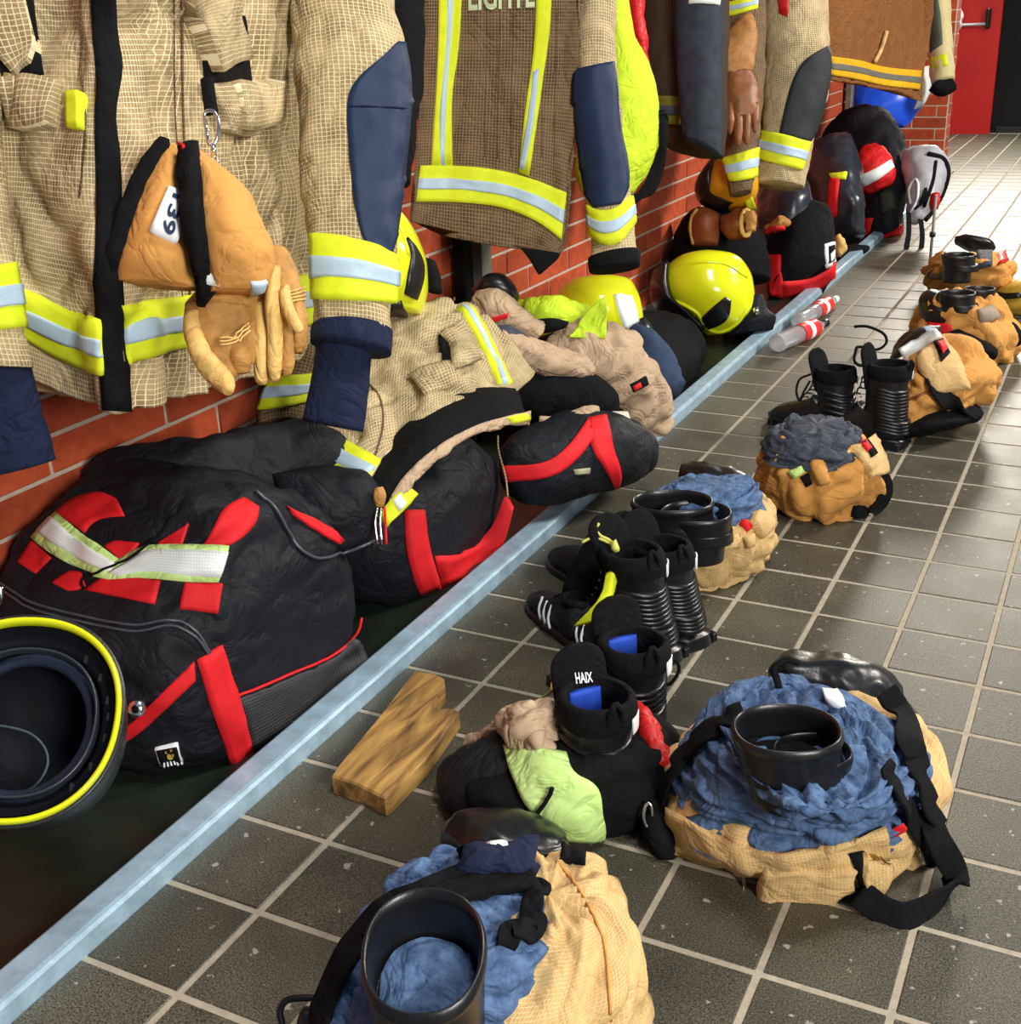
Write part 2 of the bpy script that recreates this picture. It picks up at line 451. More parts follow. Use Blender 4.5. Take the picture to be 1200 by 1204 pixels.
def decal(name, objs, left, right, m, parent, n=16, k=6, off=.002, th=.002, puffy=0., smooth_it=2, **kw):
    """a flat piece sewn onto surfaces, between two picture polylines"""
    A = resample(left, n); B = resample(right, n)
    px = np.array([A[i] * (1 - t) + B[i] * t for i in range(n) for t in np.linspace(0, 1, k)])
    pos, nor = cast(objs, px)
    if n < 10: smooth_it = max(smooth_it, 6)
    q = pos.reshape(n, k, 3).copy(); m_ = nor.reshape(n, k, 3).copy()
    for _ in range(smooth_it):
        for a_ in (q, m_):
            if n > 2: a_[1:-1] = .25 * a_[:-2] + .5 * a_[1:-1] + .25 * a_[2:]; a_[0] = .6 * a_[0] + .4 * (2 * a_[1] - a_[2]); a_[-1] = .6 * a_[-1] + .4 * (2 * a_[-2] - a_[-3])
            if k > 2: a_[:, 1:-1] = .25 * a_[:, :-2] + .5 * a_[:, 1:-1] + .25 * a_[:, 2:]
    nor = m_.reshape(-1, 3); nor = nor / np.maximum(np.linalg.norm(nor, axis=1, keepdims=True), 1e-9)
    if n < 8:
        nor = np.repeat(nor.mean(0, keepdims=True), len(nor), 0); nor /= np.linalg.norm(nor, axis=1, keepdims=True)
    # keep the smoothed piece on or above the surface
    lift = ((pos - q.reshape(-1, 3)) * nor).sum(1, keepdims=True)
    pos = q.reshape(-1, 3) + nor * np.clip(lift, 0, .004)
    if puffy:
        s = np.array([math.sin(math.pi * min(max(t, 0), 1)) for i in range(n) for t in np.linspace(0, 1, k)])
        e = np.array([min(1, 4 * min(i, n - 1 - i) / (n - 1) + .3) for i in range(n) for _ in range(k)])
        pos = pos + nor * (puffy * s * e)[:, None]
    top = (pos + nor * (off + th)).reshape(n, k, 3); bot = (pos - nor * .006).reshape(n, k, 3)
    verts = np.concatenate([top.reshape(-1, 3), bot.reshape(-1, 3)])
    la = np.concatenate([[0], np.cumsum(np.linalg.norm(np.diff(top.mean(1), axis=0), axis=1))])
    wa = np.concatenate([[0], np.cumsum(np.linalg.norm(np.diff(top, axis=1), axis=2).mean(0))])
    uv = np.stack(np.meshgrid(wa, la), -1).reshape(-1, 2); uv = np.concatenate([uv, uv])
    faces = []; N = n * k
    nn = np.cross(top[0, -1] - top[0, 0], top[-1, 0] - top[0, 0]); flip = (nn @ nor.mean(0)) < 0
    def q(*f): faces.append(f[::-1] if flip else f)
    for i in range(n - 1):
        for j in range(k - 1):
            a = i * k + j; q(a, a + 1, a + k + 1, a + k)
    for j in range(k - 1):
        q(j + N, j + 1 + N, j + 1, j); a = (n - 1) * k + j; q(a, a + 1, a + 1 + N, a + N)
    for i in range(n - 1):
        q(i * k, (i + 1) * k, (i + 1) * k + N, i * k + N); a = i * k + k - 1; q(a + k, a, a + N, a + k + N)
    return add(name, verts, faces, m, parent, uv, **kw)

def tube(name, pts, r, m, parent=None, ns=8, closed=False, smooth_n=0, flat=1., up=None, **kw):
    pts = np.asarray(pts, float)
    if smooth_n:
        pts = resample(pts, smooth_n) if not closed else cr_axis(pts, np.linspace(0, 1, smooth_n, endpoint=False), True)
    n = len(pts)
    rr = np.asarray(r, float) * np.ones(n) if np.ndim(r) == 0 else np.interp(np.linspace(0, 1, n), np.linspace(0, 1, len(r)), r)
    tg = (np.roll(pts, -1, 0) - np.roll(pts, 1, 0)) if closed else np.gradient(pts, axis=0)
    tg /= np.maximum(np.linalg.norm(tg, axis=1, keepdims=True), 1e-9)
    verts = []; x = None
    for i in range(n):
        if x is None:
            h = np.array(up if up is not None else ([0, 0, 1.] if abs(tg[i][2]) < .9 else [1., 0, 0])); x = h - tg[i] * (h @ tg[i])
        else: x = x - tg[i] * (x @ tg[i])
        if up is not None: h = np.array(up, float); x = h - tg[i] * (h @ tg[i])
        x /= np.linalg.norm(x); y = np.cross(tg[i], x)
        for k in range(ns):
            a = 2 * math.pi * k / ns
            verts.append(pts[i] + rr[i] * (x * math.cos(a) * flat + y * math.sin(a)))
    faces = []
    for i in range(n if closed else n - 1):
        j = (i + 1) % n
        for k in range(ns):
            l = (k + 1) % ns; faces.append((i * ns + k, i * ns + l, j * ns + l, j * ns + k))
    if not closed:
        faces.append(tuple(range(ns))[::-1]); faces.append(tuple((n - 1) * ns + k for k in range(ns)))
    L = np.concatenate([[0], np.cumsum(np.linalg.norm(np.diff(pts, axis=0), axis=1))])
    uv = [(2 * math.pi * rr[i] * k / ns, L[i]) for i in range(n) for k in range(ns)]
    return add(name, verts, faces, m, parent, uv, **kw)
def cord(name, objs, px, r, m, parent, n=24, off=.001, **kw):
    """a cord, piping or zip laid on surfaces along a picture polyline"""
    q = resample(px, n); pos, nor = cast(objs, q)
    return tube(name, pos + nor * off, r, m, parent, ns=6, **kw)
def strap(name, pts, w, th, m, parent=None, side=None, n=24, **kw):
    """flat webbing along 3D points; side = width direction (or list of them)"""
    pts = resample(pts, n); side = np.asarray(side, float)
    if side.ndim == 1: side = np.repeat(side[None], n, 0)
    else: side = resample(side, n)
    tg = np.gradient(pts, axis=0); tg /= np.linalg.norm(tg, axis=1, keepdims=True)
    sd = side - tg * (side * tg).sum(1, keepdims=True); sd /= np.linalg.norm(sd, axis=1, keepdims=True)
    up = np.cross(tg, sd)
    R = []
    for i in range(n):
        c = pts[i]; a = sd[i] * w / 2; b = up[i] * th / 2
        R.append(ring(c, a, b, 8, 12))
    return skin(name, np.array(R), m, parent, nu=12, nv=n - 1, **kw)
def strap_on(name, objs, px, w, th, m, parent, n=30, off=.004, **kw):
    """flat webbing lying on surfaces along a picture polyline"""
    q = resample(px, n); pos, nor = cast(objs, q)
    for _ in range(3):
        pos[1:-1] = .25 * pos[:-2] + .5 * pos[1:-1] + .25 * pos[2:]; nor[1:-1] = .25 * nor[:-2] + .5 * nor[1:-1] + .25 * nor[2:]
    nor /= np.linalg.norm(nor, axis=1, keepdims=True)
    pos = pos + nor * (off + th / 2)
    tg = np.gradient(pos, axis=0); sd = np.cross(nor, tg); sd /= np.linalg.norm(sd, axis=1, keepdims=True)
    tg /= np.linalg.norm(tg, axis=1, keepdims=True); up = np.cross(tg, sd)
    return skin(name, np.array([ring(pos[i], sd[i] * w / 2, up[i] * th / 2, 6, 12) for i in range(n)]), m, parent, nu=16, nv=n * 2, **kw)
def box_mesh(c, s, bev=0.0):
    """bevelled box verts/faces"""
    c = np.array(c, float); h = np.array(s, float) / 2
    if bev <= 0:
        v = [c + h * np.array([x, y, z]) for x in (-1, 1) for y in (-1, 1) for z in (-1, 1)]
        f = [(0, 1, 3, 2), (4, 6, 7, 5), (0, 4, 5, 1), (2, 3, 7, 6), (0, 2, 6, 4), (1, 5, 7, 3)]
        return v, f
    v = []; idx = {}
    for sx in (-1, 1):
        for sy in (-1, 1):
            for sz in (-1, 1):
                s_ = np.array([sx, sy, sz])
                for ax in range(3):
                    p = s_ * (h - bev); p = p.astype(float); p[ax] = s_[ax] * h[ax]
                    idx[(sx, sy, sz, ax)] = len(v); v.append(c + p)
    f = []
    for ax in range(3):
        o = [a for a in range(3) if a != ax]
        for s0 in (-1, 1):
            q = []
            for (a, b) in ((-1, -1), (1, -1), (1, 1), (-1, 1)):
                k = [0, 0, 0]; k[ax] = s0; k[o[0]] = a; k[o[1]] = b; q.append(idx[(*k, ax)])
            f.append(q)
        for a in (-1, 1):
            for b in (-1, 1):
                k1 = [0, 0, 0]; k2 = [0, 0, 0]; k1[ax] = -1; k2[ax] = 1
                for k in (k1, k2): k[o[0]] = a; k[o[1]] = b
                f.append([idx[(*k1, o[0])], idx[(*k2, o[0])], idx[(*k2, o[1])], idx[(*k1, o[1])]])
    for sx in (-1, 1):
        for sy in (-1, 1):
            for sz in (-1, 1):
                f.append([idx[(sx, sy, sz, a)] for a in range(3)])
    # orient outward
    out = []
    for q in f:
        p = np.array([v[i] for i in q]); nrm = np.cross(p[1] - p[0], p[2] - p[0])
        out.append(tuple(q) if nrm @ (p.mean(0) - c) > 0 else tuple(q[::-1]))
    return v, out
def box(name, c, s, m, parent=None, bev=.002, **kw):
    v, f = box_mesh(c, s, bev); kw.setdefault('smooth', False)
    return add(name, v, f, m, parent, **kw)
def obox(name, c, ax, ay, az, m, parent=None, bev=.001, **kw):
    """box with half-axis vectors ax, ay, az"""
    L = [np.linalg.norm(a) for a in (ax, ay, az)]
    v, f = box_mesh((0, 0, 0), [2 * l for l in L], bev)
    M = np.array([np.asarray(a) / l for a, l in zip((ax, ay, az), L)])
    v = np.asarray(c) + np.array(v) @ M
    if np.linalg.det(M) < 0: f = [q[::-1] for q in f]
    kw.setdefault('smooth', False)
    return add(name, v, f, m, parent, **kw)

FONT_CACHE = {}
def text_mesh(s, bold=False):
    c = bpy.data.curves.new('lettering', 'FONT'); c.body = s; c.align_x = 'CENTER'; c.align_y = 'CENTER'; c.resolution_u = 3
    if bold: c.offset = .025
    o = bpy.data.objects.new('lettering', c); COL.objects.link(o)
    dg = bpy.context.evaluated_depsgraph_get()
    me = bpy.data.meshes.new_from_object(o.evaluated_get(dg))
    bpy.data.objects.remove(o, do_unlink=True)
    v = np.array([x.co[:] for x in me.vertices]); f = [tuple(p.vertices) for p in me.polygons]
    bpy.data.meshes.remove(me)
    return v, f
def letters(name, s, objs, quad, m, parent, off=.005, bold=True, fit=True):
    """flat lettering laid onto surfaces inside the picture quad (tl, tr, br, bl)"""
    v, f = text_mesh(s, bold)
    lo, hi = v.min(0), v.max(0)
    t = (v[:, :2] - lo[:2]) / (hi[:2] - lo[:2])
    tl, tr, br, bl = [np.array(q, float) for q in quad]
    px = [(tl * (1 - a) + tr * a) * b + (bl * (1 - a) + br * a) * (1 - b) for a, b in t]
    pos, nor = cast(objs, px)
    nm = nor.mean(0)
    return add(name, pos + nm * off, f, m, parent, smooth=False)
# ------------------------------------------------------------------ the setting
TILE = .15; TX0 = -5.76161948 * .15; TY0 = 8.31605120 * .15; TR = 1.01907663
TLY = TILE * TR
def floor_mat():
    m = bpy.data.materials.new('dark quarry tile'); m.use_nodes = True
    nt = m.node_tree; N = nt.nodes; L = nt.links; b = N['Principled BSDF']
    tc = N.new('ShaderNodeTexCoord'); gm = N.new('ShaderNodeNewGeometry')
    n1 = N.new('ShaderNodeTexNoise'); n1.inputs['Scale'].default_value = 420; n1.inputs['Detail'].default_value = 3
    L.new(gm.outputs['Position'], n1.inputs['Vector'])
    n2 = N.new('ShaderNodeTexNoise'); n2.inputs['Scale'].default_value = 9; n2.inputs['Detail'].default_value = 4
    L.new(gm.outputs['Position'], n2.inputs['Vector'])
    r1 = N.new('ShaderNodeValToRGB'); r1.color_ramp.elements[0].position = .35; r1.color_ramp.elements[1].position = .72
    r1.color_ramp.elements[0].color = (.020, .0175, .013, 1); r1.color_ramp.elements[1].color = (.160, .147, .104, 1)
    L.new(n1.outputs['Fac'], r1.inputs[0])
    mx = N.new('ShaderNodeMix'); mx.data_type = 'RGBA'; mx.blend_type = 'MULTIPLY'; mx.inputs['Factor'].default_value = .8
    r2 = N.new('ShaderNodeValToRGB'); r2.color_ramp.elements[0].position = .3; r2.color_ramp.elements[1].position = .7
    r2.color_ramp.elements[0].color = (.6, .58, .55, 1); r2.color_ramp.elements[1].color = (1.1, 1.08, 1.0, 1)
    L.new(n2.outputs['Fac'], r2.inputs[0]); L.new(r1.outputs[0], mx.inputs['A']); L.new(r2.outputs[0], mx.inputs['B'])
    oi = N.new('ShaderNodeObjectInfo'); mr = N.new('ShaderNodeMapRange'); mr.inputs['To Min'].default_value = .82; mr.inputs['To Max'].default_value = 1.2
    L.new(oi.outputs['Random'], mr.inputs['Value'])
    hs = N.new('ShaderNodeHueSaturation'); L.new(mr.outputs['Result'], hs.inputs['Value']); L.new(mx.outputs['Result'], hs.inputs['Color'])
    # pale scuffs and splashes
    n3 = N.new('ShaderNodeTexNoise'); n3.inputs['Scale'].default_value = 55; n3.inputs['Detail'].default_value = 5
    L.new(gm.outputs['Position'], n3.inputs['Vector'])
    g3 = N.new('ShaderNodeMapRange'); g3.inputs['From Min'].default_value = .665; g3.inputs['From Max'].default_value = .70
    L.new(n3.outputs['Fac'], g3.inputs['Value'])
    m3 = N.new('ShaderNodeMix'); m3.data_type = 'RGBA'; m3.inputs['B'].default_value = (.32, .30, .26, 1)
    L.new(g3.outputs['Result'], m3.inputs['Factor']); L.new(hs.outputs[0], m3.inputs['A'])
    L.new(m3.outputs['Result'], b.inputs['Base Color'])
    rr = N.new('ShaderNodeMapRange'); rr.inputs['To Min'].default_value = .40; rr.inputs['To Max'].default_value = .56
    L.new(n2.outputs['Fac'], rr.inputs['Value']); L.new(rr.outputs['Result'], b.inputs['Roughness'])
    b.inputs['Specular IOR Level'].default_value = .55
    bp = N.new('ShaderNodeBump'); bp.inputs['Strength'].default_value = .5; bp.inputs['Distance'].default_value = .0012
    L.new(n1.outputs['Fac'], bp.inputs['Height']); L.new(bp.outputs[0], b.inputs['Normal'])
    return m
TILEM = floor_mat()
GROUT = mat('pale grout', (.40, .35, .27), .9, None, (.26, .22, .16), 60, .6, .3)
GROUT_D = mat('dark grout', (.30, .27, .21), .9, None, (.18, .15, .12), 60, .6, .3)

floor = box('floor', (1.1, 5.0, -.0165), (4.26, 12.4, .03), GROUT, bev=0, kind='structure')   # grout bed, top at -1.5 mm
box('floor_far', (-1.33, 9.6, -.0165), (.58, 3.2, .03), GROUT, bev=0, kind='structure')
xs = [TX0 + TILE * i for i in range(-6, 14)]
ys = [TY0 + TLY * j for j in range(-9, 62)]
cand = []
for i, x in enumerate(xs[:-1]):
    for j, y in enumerate(ys[:-1]):
        x1, y1 = x + TILE, y + TLY
        if x1 < -1.02 and y < 8.2: continue
        if y > 10.5: continue
        cx, cy = (x + x1) / 2, (y + y1) / 2
        w = np.array([cx, cy, 0]) - CAM
        if w @ FWD < .3: area = 0
        else:
            q = np.array([PIX((a, b_, 0)) for a, b_ in ((x, y), (x1, y), (x1, y1), (x, y1))])
            inside = q[:, 0].max() > -20 and q[:, 0].min() < 1220 and q[:, 1].max() > -20 and q[:, 1].min() < 1224
            area = .5 * abs(sum(q[k][0] * q[(k + 1) % 4][1] - q[(k + 1) % 4][0] * q[k][1] for k in range(4))) if inside else 0
        cand.append((area, x, y, x1, y1))
cand.sort(key=lambda t: -t[0])
JW = .0042
tile_me = None
rest_v, rest_f = [], []
nt_ = 0
rnd = random.Random(3)
for area, x, y, x1, y1 in cand:
    xa = max(x + JW, -1.02) if y < 8.2 else x + JW; full = xa == x + JW
    if area > 60 and nt_ < 300:
        nt_ += 1
        if full and tile_me is not None:
            o = bpy.data.objects.new('tile', tile_me); COL.objects.link(o)
        else:
            v, f = box_mesh((0, 0, -.006), (x1 - JW - xa, y1 - y - 2 * JW, .012), .0016)
            me = bpy.data.meshes.new('tile'); me.from_pydata([tuple(p) for p in v], [], f); me.materials.append(TILEM)
            o = bpy.data.objects.new('tile', me); COL.objects.link(o)
            if full: tile_me = me
        o.parent = floor; o.location = ((xa + x1 - JW) / 2, (y + y1) / 2, rnd.uniform(-.0006, .0004))
    else:
        v, f = box_mesh(((xa + x1 - JW) / 2, (y + y1) / 2, -.006), (x1 - JW - xa, y1 - y - 2 * JW, .012), .0016)
        k = len(rest_v); rest_v += list(v); rest_f += [tuple(k + i for i in q) for q in f]
add('tile_field', rest_v, rest_f, TILEM, floor, smooth=False, kind='stuff')

# tray floor behind the rail
TRAYM = mat('dark tray', (.010, .014, .011), .3, None, (.02, .03, .018), 8, .6, .12, spec=.5)  # near black with a faint green variation
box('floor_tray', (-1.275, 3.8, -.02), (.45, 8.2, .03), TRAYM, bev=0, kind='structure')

# galvanised rail along the tray
def rail():
    prof = [(-1.010, -.004), (-1.0095, .026), (-1.0125, .031), (-1.018, .0325), (-1.052, .0325), (-1.0555, .031), (-1.057, .026), (-1.057, .016), (-1.066, .012), (-1.068, -.004)]
    ys_ = np.concatenate([np.arange(.3, 3., .04), np.arange(3., 7.9, .12)])
    v = []; n = len(prof)
    for y in ys_:
        w = perlin(np.array([[y * 3.1, 1.3, 0], [y * 22., 4.3, 0]]))
        for k, (x, z) in enumerate(prof):
            e = .003 * w[1] if k >= 6 else .0006 * w[0]
            v.append((x + e, y, z + (.0012 * w[1] if k >= 7 else 0)))
    f = []
    for i in range(len(ys_) - 1):
        for k in range(n - 1):
            f.append((i * n + k, i * n + k + 1, (i + 1) * n + k + 1, (i + 1) * n + k))
    f = [q for q in f]; f.append(tuple(range(n))[::-1]); f.append(tuple((len(ys_) - 1) * n + k for k in range(n)))
    return add('trim_1', v, f, STEEL, smooth=False, kind='structure')
rail()

# ---- brick walls
MORTAR = mat('mortar', (.58, .47, .38), .9, None, (.42, .33, .25), 50, .6, .4)
BRICKM = mat('red brick', (.50, .085, .028), .85, None, (.30, .04, .014), 30, .75, .5, objrand=.22)
BL, BC, BJ = .2742, .0655, .0075
def brick_wall(name, org, du, length, height, z0, off0, nrm, limit, w=.05, exclude=None):
    """wall from org along du; bricks proud of recessed mortar"""
    org = np.array(org, float); du = np.array(du, float); nrm = np.array(nrm, float)
    c = org + du * length / 2 + np.array([0, 0, height / 2 - .03]) - nrm * (w / 2 + .005)
    s = np.abs(du) * length + np.abs(nrm) * w + np.array([0, 0, height + .06])
    wall = box(name, c, s, MORTAR, bev=0, kind='structure')
    tot = []
    k = -1
    while z0 + BC * k < height:
        zc = z0 + BC * (k + .5)
        if zc - BC / 2 < -.02: k += 1; continue
        u = off0 + (BL / 2 if k % 2 else 0) - BL * 12
        while u < length:
            a, b = max(u + BJ / 2, 0), min(u + BL - BJ / 2, length)
            if b - a > .02:
                cen = org + du * (a + b) / 2 + np.array([0, 0, zc])
                px = PIX(cen); dd = DEP(cen)
                vis = dd > .2 and -60 < px[0] < 1260 and -40 < px[1] < 1240
                sc = (1 / dd ** 2 if vis else 0)
                if vis and exclude and exclude(px): sc *= .02
                tot.append((sc, cen, b - a))
            u += BL
        k += 1
    tot.sort(key=lambda t: -t[0])
    rv, rf = [], []; cnt = 0; cache = {}
    r = random.Random(5)
    for sc, cen, ln in tot:
        key = round(ln, 3)
        size = np.abs(du) * ln + np.abs(nrm) * .02 + np.array([0, 0, BC - BJ])
        if sc > 0 and cnt < limit:
            cnt += 1
            if key not in cache:
                v, f = box_mesh((0, 0, 0), size, .0022)
                me = bpy.data.meshes.new('brick'); me.from_pydata([tuple(p) for p in v], [], f); me.materials.append(BRICKM); cache[key] = me
            o = bpy.data.objects.new('brick', cache[key]); COL.objects.link(o); o.parent = wall
            o.location = cen - nrm * (.0105 + r.uniform(0, .0014))
        else:
            v, f = box_mesh(cen - nrm * .0105, size, .0022)
            n = len(rv); rv += list(v); rf += [tuple(n + i for i in q) for q in f]
    if rv: add('brick_field', rv, rf, BRICKM, wall, smooth=False, kind='stuff')
    return wall
def hidden(px):
    x, y = px
    return (x < 350 and y < 380) or (500 < x < 640 and y < 250)
brick_wall('wall_left', (-1.5, -.3, 0), (0, 1, 0), 8.2, 2.3, .108, 1.448 + .3 + BL * .5, (1, 0, 0), 300, exclude=hidden)
brick_wall('wall_far_pier', (-1.49, 7.9, 0), (1, 0, 0), .43, 2.3, .095, .1, (0, -1, 0), 200)
brick_wall('wall_pier_side', (-1.065, 7.912, 0), (0, 1, 0), .25, 2.3, .095, .1, (1, 0, 0), 60)

# far wall: dark, with the red door
DARKW = mat('dark far wall', (.008, .009, .010), .8, None, (.014, .014, .016), 5, .5, .1)
box('wall_back', (1.1, 10.75, 1.3), (5.2, .1, 2.7), DARKW, bev=0, kind='structure')
box('baseboard_back', (1.1, 10.69, .02), (4.3, .02, .05), mat('dark skirting', (.03, .028, .026), .5), bev=.002, kind='structure')
door = box('door_1', (-1.62 + .26, 10.60, 1.0), (.55, .05, 2.02), mat('red door paint', (.62, .014, .012), .4, None, (.55, .01, .01), 6, .3, .03, spec=.4), bev=.004, kind='structure')
hb = PY(1156, 30, 10.55); z = .80
tube('push_bar', [(-1.60, 10.52, z), (-1.19, 10.52, z + .006)], .011, mat('bar steel', (.55, .55, .55), .4, metal=.4), door)
box('bar_bracket', (-1.175, 10.53, z + .045), (.035, .06, .15), RUBBER, door, bev=.012)
# steel posts of the clothes rack
for (pxa, pya, w, nm, mm) in ((544, 320, .045, 'dark', BLACK), (566, 320, .05, 'steel', STEEL_D), (997, 130, .06, 'steel', STEEL_D)):
    p = PX(pxa, pya, -1.47)
    box('rack_post', (-1.468, p[1], 1.0), (.035, w, 2.0), mm, bev=.004, label={'dark': 'black upright rack post against the brick wall behind the brown coat', 'steel': 'dull steel rack post beside the ' + ('blue bag at the wall corner' if pxa > 900 else 'black post under the brown coat hem')}[nm], cat='post', base=(-1.468, p[1], 0))

wc = root('white_cover', 'white plastic cover hanging on the red door beside its bar', 'cover', PY(1124, 30, 10.2))
skin('cover_body', secs_px([(1118, -20, 1126, -20, 9.2, .02), (1117, 4, 1128, 6, 9.2, .05), (1117, 18, 1131, 20, 9.2, .06), (1118, 32, 1130, 32, 9.2, .05), (1119, 37, 1124, 37, 9.2, .02)], 16), mat('white plastic', (.75, .72, .74), .4), wc, nu=24, nv=20, disp=cloth(.02, 6, seed=7))
# ------------------------------------------------------------------ coats on the rack
def band(objs, left, right, parent, y_m=HIVIS, s_m=SILVER, f=(.34, .66), n=18, k=10, off=.003, th=.003):
    n = max(n, 18)
    """hi-vis band with a silver stripe; left = upper edge, right = lower edge polylines"""
    b = decal('reflective_band', objs, left, right, y_m, parent, n=n, k=k, off=off, th=th)
    A = resample(left, n); B = resample(right, n)
    decal('silver_stripe', objs, A * (1 - f[0]) + B * f[0], A * (1 - f[1]) + B * f[1], s_m, b, n=n, k=7, off=off + th + .0006, th=.0016)
    return b

def coat_sheet(rows, xs, T, back=(-1, .25, 0)):
    return puff(sheet_x(rows, xs), back, T)

# --- coat 1: khaki, front view, open collar flap with black zip strip
c1 = root('fire_coat', 'large khaki fire coat with black zip strip, front view, hanging nearest', 'coat', PX(130, 480, -1.2))
xs1 = [-1.30, -1.25, -1.20, -1.13, -1.115, -1.15, -1.21, -1.27, -1.34]
rows = [[(-40, -190), (10, -190), (60, -190), (108, -190), (150, -190), (210, -190), (270, -190), (330, -190), (372, -190)],
        [(-35, 60), (15, 60), (62, 60), (110, 60), (150, 60), (210, 60), (270, 60), (330, 60), (362, 60)],
        [(-28, 170), (20, 170), (66, 172), (112, 175), (150, 175), (212, 172), (275, 170), (330, 166), (360, 160)],
        [(-20, 280), (25, 285), (70, 295), (112, 305), (150, 305), (212, 295), (275, 285), (330, 272), (366, 262)],
        [(-12, 370), (30, 385), (75, 402), (116, 418), (150, 412), (212, 402), (272, 388), (330, 370), (372, 352)],
        [(2, 425), (38, 447), (80, 468), (122, 483), (150, 485), (212, 468), (270, 452), (330, 430), (378, 410)]]
body = skin('body', coat_sheet(rows, xs1, .12), KHAKI, c1, nu=150, nv=90, disp=cloth(.020, 6.5, (1, 1, .5), 1.1, 1), caps=(True, True))
W1 = [body]
decal('zip_strip', W1, [(106, -180), (109, 30), (114, 100), (112, 160), (114, 260), (113, 340), (117, 410), (122, 482)],
      [(136, -180), (134, 25), (144, 80), (133, 125), (140, 210), (142, 300), (144, 380), (152, 484)], BLACK, c1, n=40, k=5, off=.001, th=.003)
band(W1, [(14, 336), (45, 348), (80, 364), (120, 378)], [(28, 396), (55, 412), (88, 428), (122, 441)], c1, n=14)
band(W1, [(143, 359), (175, 353), (215, 348), (262, 342)], [(146, 427), (178, 417), (217, 407), (262, 398)], c1, n=14)
band(W1, [(318, 330), (345, 326), (372, 320)], [(322, 392), (348, 386), (374, 378)], c1, n=8)
# left chest pocket with flap, tag and strap
pk = decal('pocket', W1, [(2, 85), (35, 92), (75, 100)], [(6, 150), (40, 156), (68, 150)], KHAKI, c1, n=14, k=12, smooth_it=10, off=.004, th=.010, puffy=.006)
decal('pocket_flap', W1, [(-4, 92), (35, 92), (77, 96)], [(6, 148), (35, 157), (68, 148)], KHAKI, c1, n=14, k=8, smooth_it=10, off=.018, th=.004, puffy=.006)
decal('hanging_tab', W1, [(86, 111), (101, 110)], [(87, 153), (102, 154)], HIVIS, c1, n=6, k=6, off=.012, th=.002, label='small yellow fabric tab')
st = decal('strap_patch', W1, [(-10, 0), (-2, 60), (5, 95)], [(40, 0), (46, 50), (52, 88)], BLACK, c1, n=14, k=6, off=.010, th=.002)
decal('closing_strap', W1, [(-20, -30), (-12, 40), (8, 84), (15, 90)], [(27, -30), (40, 30), (51, 66), (42, 80)], KHAKI, c1, n=20, k=6, smooth_it=10, off=.016, th=.004)
# long placket seams
cord('seam', W1, [(98, -170), (97, 60), (102, 140), (98, 200), (94, 232)], .0012, KHAKI_D, c1, n=30, off=.002)
cord('seam', W1, [(212, -170), (213, 80), (216, 170), (220, 260), (222, 350)], .0016, KHAKI_D, c1, n=30, off=.002)
cord('seam', W1, [(203, -170), (204, 80), (207, 170), (211, 260), (213, 350)], .0010, KHAKI_D, c1, n=30, off=.002)
# right chest: black patch, strap, pocket with flap
bp_ = decal('strap_patch', W1, [(228, 10), (236, 60), (240, 98)], [(284, 18), (289, 55), (292, 94)], BLACK, c1, n=16, k=8, off=.006, th=.002)
pk2 = decal('pocket', W1, [(232, 98), (275, 98), (312, 94)], [(262, 156), (290, 160), (306, 150)], KHAKI, c1, n=14, k=12, smooth_it=10, off=.006, th=.008, puffy=.010)
decal('pocket_flap', W1, [(262, 98), (290, 97), (318, 92)], [(270, 150), (292, 152), (316, 150)], KHAKI, c1, n=12, k=8, smooth_it=10, off=.022, th=.004, puffy=.006)
decal('closing_strap', W1, [(206, -30), (222, 30), (238, 74), (243, 84)], [(250, -30), (266, 10), (281, 52), (277, 68)], KHAKI, c1, n=20, k=6, smooth_it=10, off=.020, th=.005)
cord('collar_cord', W1, [(345, 2), (362, 10), (372, 28), (392, 44), (400, 54)], .0015, BLACK, c1, n=16, off=.012)
# right sleeve
slR = skin('sleeve', secs_px([(338, -190, 446, -190, 2.02, .055), (342, 0, 462, 0, 2.01, .062), (346, 60, 472, 50, 2.0, .066), (347, 110, 480, 112, 1.985, .066),
     (352, 200, 474, 205, 1.965, .06), (362, 280, 466, 285, 1.95, .055), (368, 340, 461, 345, 1.94, .052), (370, 388, 458, 400, 1.935, .050)], 24),
     KHAKI, c1, nu=72, nv=70, disp=cloth(.007, 9, (1, 1, .8), .9, 3), caps=(False, True))
decal('elbow_patch', [slR], [(466, 50), (448, 68), (425, 88), (411, 108), (408, 135), (412, 190), (418, 245), (428, 285), (436, 293)],
      [(474, 50), (478, 70), (481, 100), (481, 125), (477, 170), (473, 210), (468, 250), (463, 285), (458, 300)], NAVY_L, slR, n=40, k=10, off=.001, th=.004)
cord('patch_seam', [slR], [(410, 126), (440, 127), (478, 128)], .0014, NAVY, slR, n=12, off=.006)
band([slR], [(367, 275), (400, 278), (432, 286), (466, 300)], [(369, 352), (400, 353), (432, 354), (462, 356)], slR, n=14, off=.004)
skin('cuff', secs_px([(366, 386, 462, 390, 1.935, .060), (365, 393, 461, 403, 1.932, .061), (365, 403, 460, 416, 1.93, .060)], 20), NAVY, slR, nu=40, nv=5, caps=(False, True))
skin('wristlet', secs_px([(374, 395, 440, 395, 1.95, .04), (366, 440, 436, 430, 1.95, .036), (360, 470, 432, 470, 1.95, .034), (356, 494, 428, 508, 1.95, .03)], 20), NAVY, slR, nu=40, nv=20, disp=cloth(.003, 14, seed=4))
